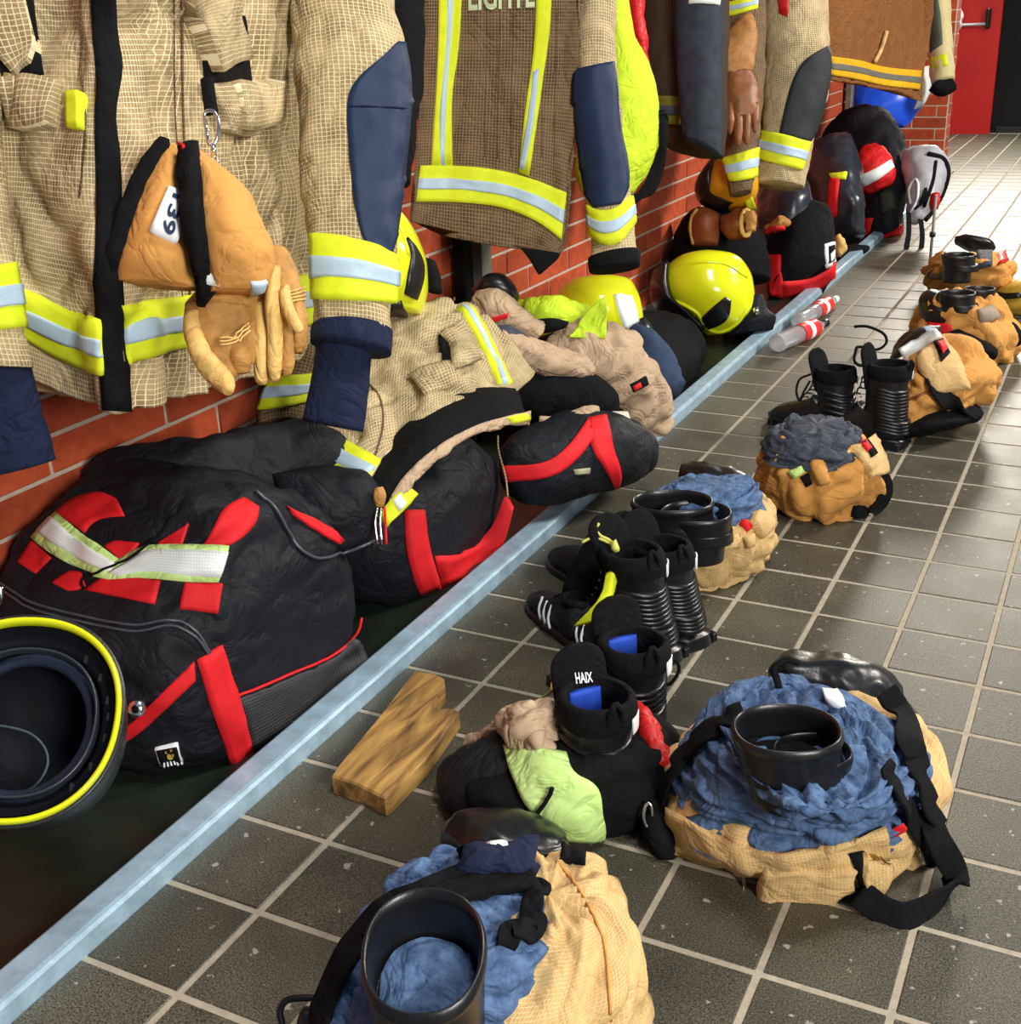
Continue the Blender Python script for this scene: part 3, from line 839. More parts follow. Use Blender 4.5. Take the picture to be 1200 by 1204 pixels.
# left sleeve, cut by the frame
slL = skin('sleeve', secs_px([(-150, -190, -12, -190, 1.46, .06), (-120, 60, 0, 60, 1.47, .06), (-105, 200, 2, 205, 1.49, .055), (-92, 300, 16, 305, 1.50, .05), (-82, 380, 27, 385, 1.51, .046), (-76, 428, 38, 432, 1.515, .044)], 24),
     KHAKI, c1, nu=60, nv=50, disp=cloth(.006, 9, seed=6), caps=(False, True))
band([slL], [(-60, 316), (-20, 314), (16, 308)], [(-55, 394), (-20, 390), (28, 384)], slL, n=10)
skin('wristlet', secs_px([(-60, 420, 36, 432, 1.53, .036), (-58, 480, 48, 482, 1.54, .032), (-45, 520, 60, 512, 1.55, .030), (-30, 562, 66, 540, 1.56, .028)], 20), NAVY, slL, nu=40, nv=20, disp=cloth(.003, 14, seed=9))

# --- pouch hanging on the coat, its snap hook, and the gloves
dp = 1.50
pch = root('neck_flap_pouch', 'tan canvas two-lobed pouch numbered 139 with black edge strips, on khaki coat', 'pouch', P(235, 340, dp))
lobeL = skin('lobe', secs_px([(196, 168, 214, 172, dp, .012), (180, 195, 222, 200, dp, .03), (164, 235, 228, 240, dp, .042), (150, 275, 234, 282, dp, .05), (138, 310, 240, 318, dp, .048), (133, 332, 240, 340, dp, .03)], 20),
     TAN_P, pch, nu=60, nv=40, disp=cloth(.005, 12, seed=2), caps=(True, True))
lobeR = skin('lobe', secs_px([(228, 176, 240, 178, dp - .01, .012), (226, 190, 262, 196, dp - .01, .03), (228, 220, 288, 222, dp - .01, .044), (232, 255, 304, 255, dp - .01, .054), (238, 290, 318, 285, dp - .01, .055), (243, 320, 322, 310, dp - .01, .048), (245, 345, 312, 342, dp - .01, .028)], 20),
     TAN_P, pch, nu=60, nv=40, disp=cloth(.005, 12, seed=5), caps=(True, True))
decal('edge_strip', [lobeL], [(192, 166), (170, 195), (155, 225), (142, 262), (131, 305), (131, 328)], [(200, 170), (179, 202), (164, 236), (152, 272), (140, 312), (136, 332)], BLACK, pch, n=24, k=5, off=.002, th=.006, puffy=.004)
decal('edge_strip', [lobeR, lobeL], [(223, 178), (219, 210), (221, 250), (225, 300), (229, 335), (234, 352)], [(234, 180), (238, 215), (241, 255), (246, 300), (248, 335), (241, 352)], BLACK, pch, n=28, k=7, off=.008, th=.008, puffy=.008)
decal('white_mark', [lobeR, lobeL], [(231, 317), (244, 320)], [(234, 335), (247, 338)], WHITE, pch, n=4, k=4, off=.026, th=.002, label='white mark on the black strip')
pl = decal('number_label', [lobeL], [(197, 222), (217, 232)], [(178, 275), (205, 287)], WHITE, pch, n=8, k=6, off=.008, th=.002, label='white label reading 139')
letters('numerals', '139', [lobeL], [(213, 236), (200, 282), (185, 274), (200, 230)], NAVY_L, pl, off=.0125)
lb = decal('small_label', [lobeR], [(295, 331), (313, 329)], [(294, 346), (309, 340)], SILVER, pch, n=4, k=5, off=.004, th=.001, label='tiny pale blue label')
tube('red_loop', [P(210, 168, dp - .03), P(216, 172, dp - .05), (P(214, 178, dp - .04))], .0022, RED, pch, ns=6, smooth_n=8)
hk = root('snap_hook', 'silver snap hook on khaki coat holding the tan pouch', 'hook', P(247, 160, dp))
tube('hook_loop', [P(x, y, 1.485) for x, y in ((240, 135), (246, 130), (254, 134), (257, 150), (253, 168), (246, 170), (242, 152))], .0022, CHROME, hk, ns=8, closed=True, smooth_n=30)
tube('gate', [P(241, 138, 1.482), P(246, 168, 1.482)], .0018, CHROME, hk)
tube('swivel', [P(250, 170, 1.485), P(252, 184, 1.488)], .0035, CHROME, hk)
tube('webbing', [P(243, 92, 1.6), P(246, 115, 1.585), P(249, 134, 1.577)], .009, BLACK, hk, flat=.3, smooth_n=10, up=FWD)
for i, (sx, wob) in enumerate(((250, 0), (254, 1))):
    tube('chain_link', [P(sx + 3 * math.cos(a), 187 + 5 * math.sin(a) + wob * 5, 1.488 + .002 * math.sin(a)) for a in np.linspace(0, 6.283, 9)[:-1]], .0012, CHROME, hk, closed=True, smooth_n=16)

def glove(name_label, root_pt, cuff, palm, fingers, d, group='leather gloves under the tan pouch'):
    g = root('leather_glove', name_label, 'glove', root_pt, group)
    a = skin('cuff', secs_px(cuff, 20), GLOVE, g, nu=40, nv=16, disp=cloth(.003, 20, seed=len(WV)))
    b = skin('palm', secs_px(palm, 20), GLOVE, g, nu=40, nv=22, disp=cloth(.003, 18, seed=len(WV)))
    for f, m in fingers:
        skin('finger', secs_px(f, 14), m, g, nu=20, nv=18, disp=cloth(.0012, 30, seed=len(WV)))
    return g, a, b
g1, ca, pa = glove('tan leather glove hanging lower left under the pouch, fingers curled left', P(250, 430, 1.6),
    [(235, 338, 300, 340, 1.545, .03), (226, 352, 304, 352, 1.540, .032), (218, 362, 300, 368, 1.535, .034)],
    [(218, 358, 302, 362, 1.535, .035), (217, 385, 300, 392, 1.535, .036), (222, 405, 296, 415, 1.535, .034), (240, 425, 290, 436, 1.535, .026)],
    [([(216, 372, 236, 366, 1.510, .012), (217, 395, 238, 388, 1.505, .013), (224, 420, 246, 408, 1.488, .014), (238, 442, 262, 426, 1.502, .014), (254, 458, 275, 444, 1.502, .013), (264, 463, 274, 456, 1.488, .006)], GLOVE_Y),
     ([(236, 372, 262, 366, 1.525, .012), (238, 400, 264, 396, 1.520, .014), (246, 425, 272, 420, 1.515, .014), (258, 446, 280, 436, 1.515, .012), (268, 452, 278, 446, 1.515, .005)], GLOVE),
     ([(262, 372, 286, 370, 1.525, .012), (264, 400, 290, 398, 1.520, .014), (270, 425, 296, 422, 1.515, .013), (276, 440, 294, 438, 1.515, .006)], GLOVE),
     ([(282, 370, 302, 372, 1.535, .012), (282, 395, 304, 396, 1.530, .013), (284, 416, 302, 418, 1.525, .010), (288, 428, 300, 428, 1.525, .004)], GLOVE)], 1.6)
for k in range(3):
    cord('elastic_seam', [ca, pa], [(258, 398 + 4 * k), (272, 396 + 3.5 * k), (286, 380 + 5 * k)], .0012, GLOVE_Y, g1, n=10, off=.016)
g2, cb, pb = glove('tan leather glove hanging lower right under the pouch, fingers pointing down', P(330, 440, 1.545),
    [(306, 300, 340, 296, 1.585, .022), (300, 325, 350, 322, 1.575, .03), (296, 350, 358, 345, 1.570, .032)],
    [(296, 345, 358, 342, 1.570, .034), (294, 375, 360, 372, 1.565, .034), (296, 400, 360, 402, 1.565, .030), (300, 412, 356, 415, 1.565, .022)],
    [([(296, 360, 318, 356, 1.540, .013), (296, 395, 320, 392, 1.535, .015), (297, 425, 319, 425, 1.533, .014), (299, 446, 316, 448, 1.533, .012), (303, 453, 312, 453, 1.533, .004)], GLOVE_Y),
     ([(314, 330, 328, 312, 1.535, .012), (312, 362, 330, 350, 1.525, .014), (314, 400, 332, 396, 1.525, .014), (314, 432, 332, 430, 1.525, .012), (318, 450, 328, 448, 1.525, .005)], GLOVE_Y),
     ([(330, 375, 344, 372, 1.545, .011), (331, 405, 346, 400, 1.540, .013), (330, 430, 346, 424, 1.537, .011), (332, 444, 342, 440, 1.537, .004)], GLOVE),
     ([(342, 360, 356, 356, 1.555, .011), (344, 388, 358, 382, 1.550, .012), (344, 408, 358, 404, 1.550, .009), (347, 416, 355, 414, 1.550, .004)], GLOVE),
     ([(328, 345, 340, 335, 1.525, .010), (333, 370, 345, 360, 1.520, .011), (345, 388, 355, 380, 1.518, .008), (352, 392, 357, 387, 1.518, .003)], GLOVE_Y)], 1.545)
for k in range(4):
    cord('elastic_seam', [cb, pb], [(332, 346 + 4 * k), (345, 342 + 4 * k), (358, 338 + 4.5 * k)], .0014, GLOVE_Y, g2, n=10, off=.002)
    cord('elastic_seam', [pb, cb], [(286 + 4, 352 + 5 * k), (298, 350 + 5 * k), (308, 348 + 5 * k)], .0014, KHAKI_D, g2, n=8, off=.004)

# --- coat 2: brown, back view with lettering
c2 = root('fire_coat', 'brown fire coat, back view with yellow vertical bands and lettering above', 'coat', PX(580, 300, -1.25))
xs2 = [-1.40, -1.36, -1.30, -1.24, -1.18, -1.13, -1.10]
rows = [[(502, -190), (530, -190), (560, -190), (595, -190), (630, -190), (662, -190), (680, -190)],
        [(499, 40), (528, 40), (560, 40), (595, 40), (630, 40), (662, 40), (678, 40)],
        [(497, 120), (525, 120), (558, 120), (592, 120), (626, 122), (658, 124), (675, 126)],
        [(492, 195), (522, 194), (555, 195), (590, 200), (624, 208), (652, 216), (668, 224)],
        [(489, 235), (520, 236), (553, 238), (588, 243), (622, 252), (648, 266), (663, 280)],
        [(487, 262), (518, 276), (552, 284), (586, 290), (618, 294), (640, 297), (655, 300)]]
b2_ = skin('body', coat_sheet(rows, xs2, .10, (-.5, .9, 0)), KHAKI_D, c2, nu=120, nv=80, disp=cloth(.010, 8, (1.3, 1.3, .3), .7, 11))
B2 = [b2_]
band(B2, [(519, -190), (515, 40), (512, 110), (507, 195)], [(547, -190), (541, 40), (531, 110), (532, 195)], c2, n=22, f=(.35, .62))
v2 = decal('reflective_band', B2, [(634, -190), (629, 40), (618, 120), (610, 202)], [(652, -190), (648, 10), (640, 80), (622, 207)], HIVIS, c2, n=22, k=5)
decal('silver_stripe', B2, [(627, 85), (620, 140), (611, 198)], [(634, 80), (628, 140), (617, 200)], SILVER, v2, n=14, k=4, off=.004)
band(B2, [(494, 195), (540, 195), (590, 201), (630, 212), (666, 227)], [(489, 237), (540, 238), (590, 244), (630, 260), (660, 282)], c2, n=26, f=(.36, .66), off=.003)
letters('lettering', 'LIGHTE', B2, [(551, -22), (629, -26), (629, 9), (551, 13)], mat('pale green print', (.62, .70, .42), .7), c2, off=.004)
for cx in (573, 588, 604, 640, 655):
    cord('crease', B2, [(cx, 10), (cx - 2, 90), (cx - 3, 185)], .0011, KHAKI_D, c2, n=20, off=.001)
skin('lining_corner', secs_px([(612, 292, 658, 298, 2.62, .01), (622, 305, 655, 305, 2.62, .01), (632, 322, 636, 322, 2.62, .006)], 12), BLACK, c2, nu=20, nv=8)
s2 = skin('sleeve', secs_px([(676, -190, 722, -190, 2.62, .05), (677, 10, 724, 10, 2.62, .055), (676, 60, 724, 62, 2.62, .058), (674, 110, 728, 115, 2.62, .056), (682, 180, 736, 185, 2.63, .054),
      (692, 240, 742, 232, 2.64, .050), (695, 280, 747, 274, 2.645, .048), (694, 312, 749, 300, 2.65, .047)], 24), KHAKI, c2, nu=64, nv=60, disp=cloth(.006, 11, seed=14), caps=(False, True))
decal('elbow_patch', [s2], [(676, 82), (674, 110), (678, 150), (684, 200), (691, 232), (700, 244)], [(720, 72), (724, 100), (728, 150), (736, 190), (737, 222), (728, 240)], NAVY_L, s2, n=30, k=12, off=.001, th=.004)
band([s2], [(692, 240), (705, 247), (722, 245), (741, 230)], [(695, 276), (710, 288), (728, 285), (745, 262)], s2, n=14, k=6, off=.004)
skin('cuff', secs_px([(691, 304, 752, 294, 2.65, .056), (691, 312, 753, 304, 2.65, .058), (693, 320, 752, 313, 2.65, .056)], 20), BLACK, s2, nu=40, nv=6)

# --- coat 2b: the band and hem showing behind the first coat's cuff, plus dark mass between coats
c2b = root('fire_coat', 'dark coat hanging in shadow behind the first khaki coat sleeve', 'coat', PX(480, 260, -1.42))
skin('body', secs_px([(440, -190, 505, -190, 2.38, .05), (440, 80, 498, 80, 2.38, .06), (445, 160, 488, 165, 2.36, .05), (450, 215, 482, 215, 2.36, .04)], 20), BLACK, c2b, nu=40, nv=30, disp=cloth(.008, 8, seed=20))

# --- hi-vis jacket and red cloth behind coat 2's sleeve
hv = root('hi_vis_jacket', 'bright yellow hi vis jacket hanging behind the brown coat sleeve', 'jacket', PX(730, 220, -1.3))
hb_ = skin('body', secs_px([(700, -190, 728, -190, 3.0, .04), (700, 10, 738, 10, 3.0, .06), (696, 70, 760, 70, 3.0, .08), (684, 125, 774, 130, 2.98, .085), (676, 180, 772, 175, 2.98, .08), (674, 210, 758, 205, 2.98, .07), (690, 240, 745, 228, 2.98, .04)], 24),
      HIVIS_D, hv, nu=60, nv=50, disp=cloth(.010, 7, seed=22))
decal('dark_edge', [hb_], [(774, 130), (774, 160), (770, 190), (756, 222), (742, 236)], [(779, 140), (778, 168), (774, 200), (762, 225), (742, 231)], BLACK, hv, n=20, k=4, off=.004, th=.01)
rd = root('red_garment', 'red cloth garment hanging between the yellow jacket and dark coat', 'garment', PX(752, 90, -1.33))
skin('body', secs_px([(730, -190, 757, -190, 3.22, .05), (736, 10, 758, 10, 3.22, .05), (742, 60, 762, 60, 3.22, .05), (750, 85, 761, 86, 3.22, .03)], 18), RED_S, rd, nu=36, nv=30, disp=cloth(.009, 10, seed=25))

# --- coat 3a: dark coat in shadow
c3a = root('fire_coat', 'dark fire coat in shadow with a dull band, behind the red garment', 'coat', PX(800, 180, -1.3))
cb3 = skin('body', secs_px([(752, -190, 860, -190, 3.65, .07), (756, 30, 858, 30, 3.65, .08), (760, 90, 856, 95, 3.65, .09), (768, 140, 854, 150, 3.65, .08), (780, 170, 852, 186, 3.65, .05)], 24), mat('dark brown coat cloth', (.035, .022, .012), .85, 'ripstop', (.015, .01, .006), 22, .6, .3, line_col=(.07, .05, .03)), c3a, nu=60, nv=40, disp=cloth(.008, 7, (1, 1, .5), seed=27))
band([cb3], [(768, 112), (785, 113), (800, 114)], [(770, 145), (785, 146), (800, 147)], c3a, y_m=mat('shaded band', (.16, .17, .02), .8), s_m=mat('shaded silver', (.05, .07, .10), .6), n=8)  # tape colours darkened for the shadow this coat hangs in
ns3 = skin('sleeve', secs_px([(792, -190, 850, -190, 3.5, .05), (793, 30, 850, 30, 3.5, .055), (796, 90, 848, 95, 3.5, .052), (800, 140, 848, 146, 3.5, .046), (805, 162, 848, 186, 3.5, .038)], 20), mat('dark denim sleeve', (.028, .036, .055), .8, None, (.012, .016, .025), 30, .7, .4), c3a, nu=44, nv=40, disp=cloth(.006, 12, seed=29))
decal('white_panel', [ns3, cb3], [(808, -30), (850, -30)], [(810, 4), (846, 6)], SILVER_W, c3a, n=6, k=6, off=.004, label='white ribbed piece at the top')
# --- coat 3b: two sleeves with bright bands, brown gloves hanging
c3 = root('fire_coat', 'tan fire coat with two yellow banded sleeves, above the amber helmet', 'coat', PX(900, 200, -1.2))
skin('body', secs_px([(862, -190, 968, -190, 4.15, .09), (864, 20, 966, 20, 4.15, .10), (866, 90, 960, 95, 4.15, .10), (870, 150, 945, 150, 4.15, .07)], 24), KHAKI_D, c3, nu=50, nv=40, disp=cloth(.010, 7, seed=31))
sa = skin('sleeve', secs_px([(850, -190, 900, -190, 3.95, .06), (850, 30, 900, 30, 3.95, .06), (848, 100, 898, 100, 3.95, .055), (850, 150, 893, 150, 3.95, .052), (852, 185, 890, 178, 3.95, .050), (856, 215, 888, 210, 3.95, .046), (858, 230, 884, 226, 3.95, .042)], 20), KHAKI_D, c3, nu=50, nv=50, disp=cloth(.007, 11, seed=33), caps=(False, True))
band([sa], [(849, 186), (868, 181), (891, 173)], [(858, 213), (872, 212), (888, 208)], sa, n=10)
band([sa], [(852, 4), (870, 0), (890, -4)], [(853, 20), (870, 16), (890, 10)], sa, n=8)
sb = skin('sleeve', secs_px([(898, -190, 972, -190, 4.05, .075), (897, 10, 972, 10, 4.05, .08), (900, 70, 975, 66, 4.05, .082), (897, 120, 970, 118, 4.06, .078), (895, 160, 957, 165, 4.07, .07), (890, 190, 950, 195, 4.08, .066), (886, 215, 944, 222, 4.08, .06)], 24),
     KHAKI, c3, nu=64, nv=56, disp=cloth(.008, 9, seed=35), caps=(False, True))
decal('elbow_patch', [sb], [(972, 54), (958, 62), (940, 78), (930, 100), (922, 130), (916, 158)], [(975, 60), (975, 85), (971, 110), (965, 135), (957, 158), (951, 167)], mat('charcoal pad', (.018, .022, .026), .7), sb, n=26, k=10, off=.001, th=.005)
band([sb], [(896, 153), (922, 159), (952, 167)], [(890, 186), (915, 193), (942, 200)], sb, n=12, off=.005)
decal('red_mark', [sb], [(914, -20), (928, -20)], [(916, 16), (926, 20)], RED_S, sb, n=6, k=4, off=.003, label='faded red mark on the shoulder')
bg = root('leather_glove', 'brown leather glove hanging palm out between the two banded sleeves', 'glove', PX(868, 60, -1.15), 'brown gloves hanging from the tan coat')
skin('cuff', secs_px([(868, 22, 886, 18, 3.86, .02), (850, 45, 890, 42, 3.85, .03), (832, 72, 886, 74, 3.85, .035), (832, 84, 880, 92, 3.85, .03)], 18), mat('orange brown leather', (.42, .19, .05), .55, None, (.2, .08, .02), 25, .7, .4), bg, nu=36, nv=26, disp=cloth(.006, 12, seed=37))
bg2 = root('leather_glove', 'dark brown leather glove hanging below, fingers down over the lower band', 'glove', PX(868, 150, -1.15), 'brown gloves hanging from the tan coat')
skin('palm', secs_px([(856, 86, 884, 82, 3.84, .02), (852, 105, 892, 100, 3.84, .03), (852, 125, 892, 122, 3.84, .032), (856, 140, 890, 138, 3.84, .028)], 18), BROWN_L, bg2, nu=36, nv=24, disp=cloth(.006, 14, seed=38))
for (x0, x1, y1) in ((853, 864, 158), (862, 874, 172), (872, 883, 170), (881, 893, 156)):
    skin('finger', secs_px([(x0, 122, x1, 122, 3.83, .014), (x0, 140, x1, 140, 3.825, .015), (x0 + 1, y1 - 10, x1 - 1, y1 - 10, 3.825, .013), (x0 + 4, y1, x1 - 4, y1, 3.825, .004)], 12), BROWN_L, bg2, nu=16, nv=14, disp=cloth(.002, 25, seed=x0))

# --- coat 4: rust brown far coat
c4 = root('fire_coat', 'rust brown fire coat with amber hem band, farthest on the rack', 'coat', PX(1030, 110, -1.3))
rows = [[(976, -190), (1005, -190), (1035, -190), (1065, -190), (1092, -190)],
        [(975, 20), (1004, 20), (1034, 20), (1064, 22), (1090, 22)],
        [(975, 66), (1004, 70), (1034, 76), (1060, 80), (1082, 82)],
        [(975, 94), (1003, 98), (1030, 104), (1056, 108), (1080, 118)]]
b4_ = skin('body', coat_sheet(rows, [-1.24, -1.18, -1.12, -1.06, -1.00], .12, (-.5, .9, 0)), RUST, c4, nu=80, nv=50, disp=cloth(.016, 4, (1.4, 1.4, .3), .8, 41))
band([b4_], [(975, 66), (1005, 70), (1040, 79), (1082, 83)], [(975, 88), (1005, 93), (1040, 101), (1080, 105)], c4, y_m=AMBER, s_m=mat('grey stripe', (.16, .15, .13), .6), n=16)
cord('pull_strap', [b4_], [(1040, 36), (1034, 56), (1026, 72)], .010, TAN, c4, n=12, off=.01)
s4 = skin('sleeve', secs_px([(1086, -190, 1112, -190, 6.5, .09), (1088, 10, 1115, 10, 6.5, .09), (1090, 50, 1119, 50, 6.5, .09), (1093, 80, 1120, 78, 6.5, .085), (1096, 98, 1120, 94, 6.5, .07)], 18), mat('cream sleeve', (.60, .52, .24), .85, 'weave', (.4, .33, .13), 15, .6, .3, cell=.006, line=.2, line_col=(.75, .68, .4)), c4, nu=36, nv=30, disp=cloth(.01, 6, seed=43))
decal('elbow_patch', [s4], [(1089, -30), (1090, 20), (1094, 62)], [(1098, -30), (1106, 20), (1108, 52)], mat('grey green pad', (.09, .11, .08), .8), s4, n=14, k=5)
decal('reflective_band', [s4], [(1092, 66), (1106, 66), (1112, 62)], [(1093, 80), (1108, 80), (1113, 76)], HIVIS, s4, n=6, k=4)
tube('cuff', [P(1098, 98, 6.5), P(1108, 104, 6.5), (P(1118, 98, 6.5))], .045, BLACK, s4, smooth_n=8)
# blue plastic bag
bb = root('plastic_bag', 'blue and white plastic bag hanging under the rust brown coat hem', 'bag', PX(1045, 148, -1.4))
b5_ = skin('bag_body', secs_px([(1004, 96, 1092, 88, 6.75, .06), (1003, 112, 1094, 100, 6.75, .10), (1003, 132, 1088, 122, 6.75, .10), (1004, 146, 1066, 147, 6.75, .06), (1006, 148, 1058, 149, 6.75, .02)], 22), mat('blue plastic', (.008, .10, .85), .35, None, (.004, .05, .6), 12, .5, .2, spec=.5), bb, nu=50, nv=24, disp=cloth(.014, 5, seed=45))
decal('white_panel', [b5_], [(1083, 80), (1082, 105), (1074, 128)], [(1092, 78), (1093, 104), (1084, 124)], WHITE, bb, n=12, k=5, off=.006, label='white printed panel')
# ------------------------------------------------------------------ kit bags on the tray
def world_rings(L, n=4, cols=28, ang=0.):
    """rings from (z, xmin, xmax, ymin, ymax[, n])"""
    out = []
    for r in L:
        z, x0, x1, y0, y1 = r[:5]; nn = r[5] if len(r) > 5 else n
        c = np.array([(x0 + x1) / 2, (y0 + y1) / 2, z])
        ca, sa_ = math.cos(ang), math.sin(ang)
        out.append(ring(c, np.array([ca, sa_, 0]) * (x1 - x0) / 2, np.array([sa_, -ca, 0]) * (y1 - y0) / 2, nn, cols))
    return np.array(out)

# --- bag 1
bg1 = root('kit_bag', 'large black kit bag with red patches and wide reflective band, nearest on tray', 'bag', (-1.27, 1.35, 0))
G1 = world_rings([(-.002, -1.46, -1.10, 1.17, 1.54), (.05, -1.48, -1.085, 1.145, 1.57), (.14, -1.485, -1.08, 1.13, 1.585), (.21, -1.485, -1.085, 1.13, 1.58), (.26, -1.485, -1.09, 1.15, 1.56),
      (.31, -1.48, -1.105, 1.19, 1.52), (.355, -1.46, -1.12, 1.235, 1.46), (.385, -1.42, -1.16, 1.28, 1.41), (.395, -1.36, -1.22, 1.31, 1.37)])
G1[:, :, 1] += .42 * (G1[:, :, 0] + 1.08) * np.clip((1.45 - G1[:, :, 1]) / .3, 0, 1) * np.clip(1.15 - G1[:, :, 2] * 2.6, 0, 1)
bb1 = skin('body', G1, BLACK_N, bg1, nu=150, nv=80, disp=cloth(.012, 8, (1, 1, 1), .8, 51))
Z1 = [bb1]
band_a = decal('reflective_band', Z1, [(66, 604), (100, 630), (141, 659)], [(38, 633), (75, 660), (124, 679)], LIME, bg1, n=16, k=8, off=.003)
decal('reflective_stripe', Z1, [(60, 611), (95, 638), (137, 665)], [(46, 626), (83, 653), (130, 674)], SILVER_W, band_a, n=16, k=5, off=.0055)
band_b = decal('reflective_band', Z1, [(110, 678), (140, 660), (169, 644), (215, 642), (268, 643)], [(128, 682), (150, 681), (175, 680), (215, 684), (257, 685)], LIME, bg1, n=20, k=8, off=.003)
decal('reflective_stripe', Z1, [(130, 675), (150, 664), (172, 650), (215, 649), (266, 650)], [(140, 679), (156, 676), (176, 673), (214, 677), (259, 678)], SILVER_W, band_b, n=20, k=5, off=.0055)
for L_, R_ in (([(66, 603), (90, 585), (120, 580), (137, 587)], [(100, 627), (110, 614), (124, 609), (147, 607)]),
               ([(240, 641), (252, 618), (264, 597), (286, 586)], [(270, 641), (286, 630), (301, 612), (303, 597)]),
               ([(186, 640), (222, 616)], [(190, 642), (214, 641)]), ([(123, 643), (138, 637), (164, 640)], [(140, 657), (146, 656), (152, 652)]),
               ([(38, 636), (22, 662)], [(61, 656), (42, 675)]), ([(62, 686), (82, 673), (96, 674)], [(80, 695), (90, 694), (101, 690)]),
               ([(126, 676), (155, 679), (189, 683)], [(100, 694), (140, 702), (182, 711)]), ([(217, 685), (261, 686)], [(211, 716), (256, 721)])):
    decal('red_patch', Z1, L_, R_, RED, bg1, n=12, k=8, off=.002)
decal('red_strap', Z1, [(231, 776), (250, 838), (274, 905)], [(262, 758), (279, 820), (296, 884)], RED, bg1, n=16, k=5, off=.003, th=.003)
decal('red_strap', Z1, [(228, 778), (190, 815), (155, 850), (122, 868)], [(229, 799), (196, 830), (166, 858), (130, 882)], RED, bg1, n=16, k=5, off=.003, th=.003)
for dy in (0, 7):
    cord('zip', Z1, [(-12, 676 + dy), (7, 690 + dy), (37, 708 + dy), (94, 724 + dy), (157, 735 + dy), (200, 729 + dy), (228, 741 + dy), (246, 768 + dy / 2)], .0022, mat('zip teeth', (.06, .07, .085), .4, spec=.6), bg1, n=50, off=.003)
cord('piping', Z1, [(278, 818), (339, 793), (392, 769), (418, 745), (424, 726)], .0024, RED, bg1, n=30, off=.002)
decal('mesh_panel', Z1, [(280, 822), (339, 798), (392, 774), (420, 752)], [(296, 882), (345, 852), (400, 812), (430, 775)], MESHB, bg1, n=20, k=8)
cord('grab_cord', Z1, [(101, 694), (97, 688), (102, 680), (122, 673), (150, 662), (180, 640), (222, 590)], .002, BLACK, bg1, n=30, off=.009)
lg = decal('logo_label', Z1, [(182, 879), (189, 899)], [(209, 874), (216, 896)], WHITE, bg1, n=5, k=5, off=.003, th=.001, label='small square printed label')
decal('label_field', Z1, [(184, 880), (190, 897)], [(208, 876), (214, 894)], BLACK, lg, n=5, k=5, off=.005, th=.0008)
for (cx, cy, r) in ((199, 886, 3.6), (195, 881, 1.5), (203, 879, 1.8), (206, 884, 1.4)):
    pos, nor = cast(Z1, [(cx + r * math.cos(a), cy + r * math.sin(a)) for a in np.linspace(0, 6.283, 13)[:-1]])
    add('dot', pos + nor * .008, [tuple(range(12))], mat('gold print', (.6, .42, .1), .5), lg, smooth=False)
for k in range(6):
    decal('print_mark', Z1, [(192 + 3.4 * k, 893.5 - .6 * k), (192.2 + 3.4 * k, 895 - .6 * k)], [(193.8 + 3.4 * k, 893.3 - .6 * k), (194 + 3.4 * k, 894.8 - .6 * k)], WHITE, lg, n=3, k=3, off=.012, th=.0008)
pos, nor = cast(Z1, [(162, 830)])
stt = skin('stud', np.array([ring(pos[0] + nor[0] * h, RGT * r, UPV * r, 2, 16) for r, h in ((.014, 0), (.014, .006), (.010, .012), (.004, .014))]), CHROME, bg1, nu=24, nv=8)
# open lid folding away on the right
lid = skin('lid', secs_px([(318, 556, 398, 548, 2.02, .03), (330, 590, 436, 560, 2.03, .04), (345, 622, 447, 588, 2.03, .045), (356, 648, 446, 618, 2.04, .035), (372, 656, 438, 636, 2.05, .02)], 22), BLACK_N, bg1, nu=50, nv=30, disp=cloth(.008, 11, seed=55))
decal('red_patch', [lid, bb1], [(337, 594), (362, 608), (384, 620), (405, 634)], [(343, 604), (364, 620), (384, 632), (397, 640)], RED, lid, n=12, k=5, off=.004)
cord('zip', [lid, bb1], [(300, 578), (322, 599), (337, 625), (352, 647), (375, 656), (405, 648), (437, 635)], .0026, mat('zip teeth', (.06, .07, .085), .4), lid, n=30, off=.004)
skin('zip_pull', secs_px([(-6, 688, 4, 690, 1.76, .004), (-8, 700, 4, 702, 1.76, .004), (-3, 712, 1, 712, 1.76, .002)], 12), CHROME, bg1, nu=14, nv=8)
# black cloth heaped behind the bag, by the wall
bt = root('black_garment_or_gap', 'black garment heaped against the bricks behind the largest kit bag', 'garment', (-1.4, 1.5, 0))
skin('cloth', secs_px([(95, 560, 160, 520, 2.02, .03), (130, 590, 215, 512, 2.0, .06), (190, 610, 300, 500, 2.04, .07), (260, 610, 380, 490, 2.08, .07), (330, 600, 430, 540, 2.12, .05), (380, 590, 440, 560, 2.14, .03)], 22), BLACK_N, bt, nu=60, nv=50, disp=cloth(.016, 7, seed=57))
# --- upturned helmet with hi-vis rim
hm = root('upturned_helmet', 'upturned fire helmet with yellow rim and black padded inside, beside nearest bag', 'helmet', P(28, 900, 1.44))
cc = P(22, 846, 1.44)
ax = -(FWD * .80 - UPV * .40 - RGT * .1); ax /= np.linalg.norm(ax)     # the opening faces up towards the aisle
ru = RGT - ax * (RGT @ ax); ru /= np.linalg.norm(ru); uu = np.cross(ax, ru); uu = -uu if uu @ UPV < 0 else uu
def hring(r, h, sx=1., sy=1.06, n=2.2): return ring(cc + ax * h, ru * r * sx, uu * r * sy, n, 32)
skin('shell', np.array([hring(.03, -.155), hring(.085, -.135), hring(.108, -.09), hring(.117, -.04), hring(.120, 0), hring(.1225, .004), hring(.1225, .008), hring(.119, .009)]), mat('dark shell', (.02, .021, .02), .3, spec=.5), hm, nu=72, nv=40, caps=(True, False))
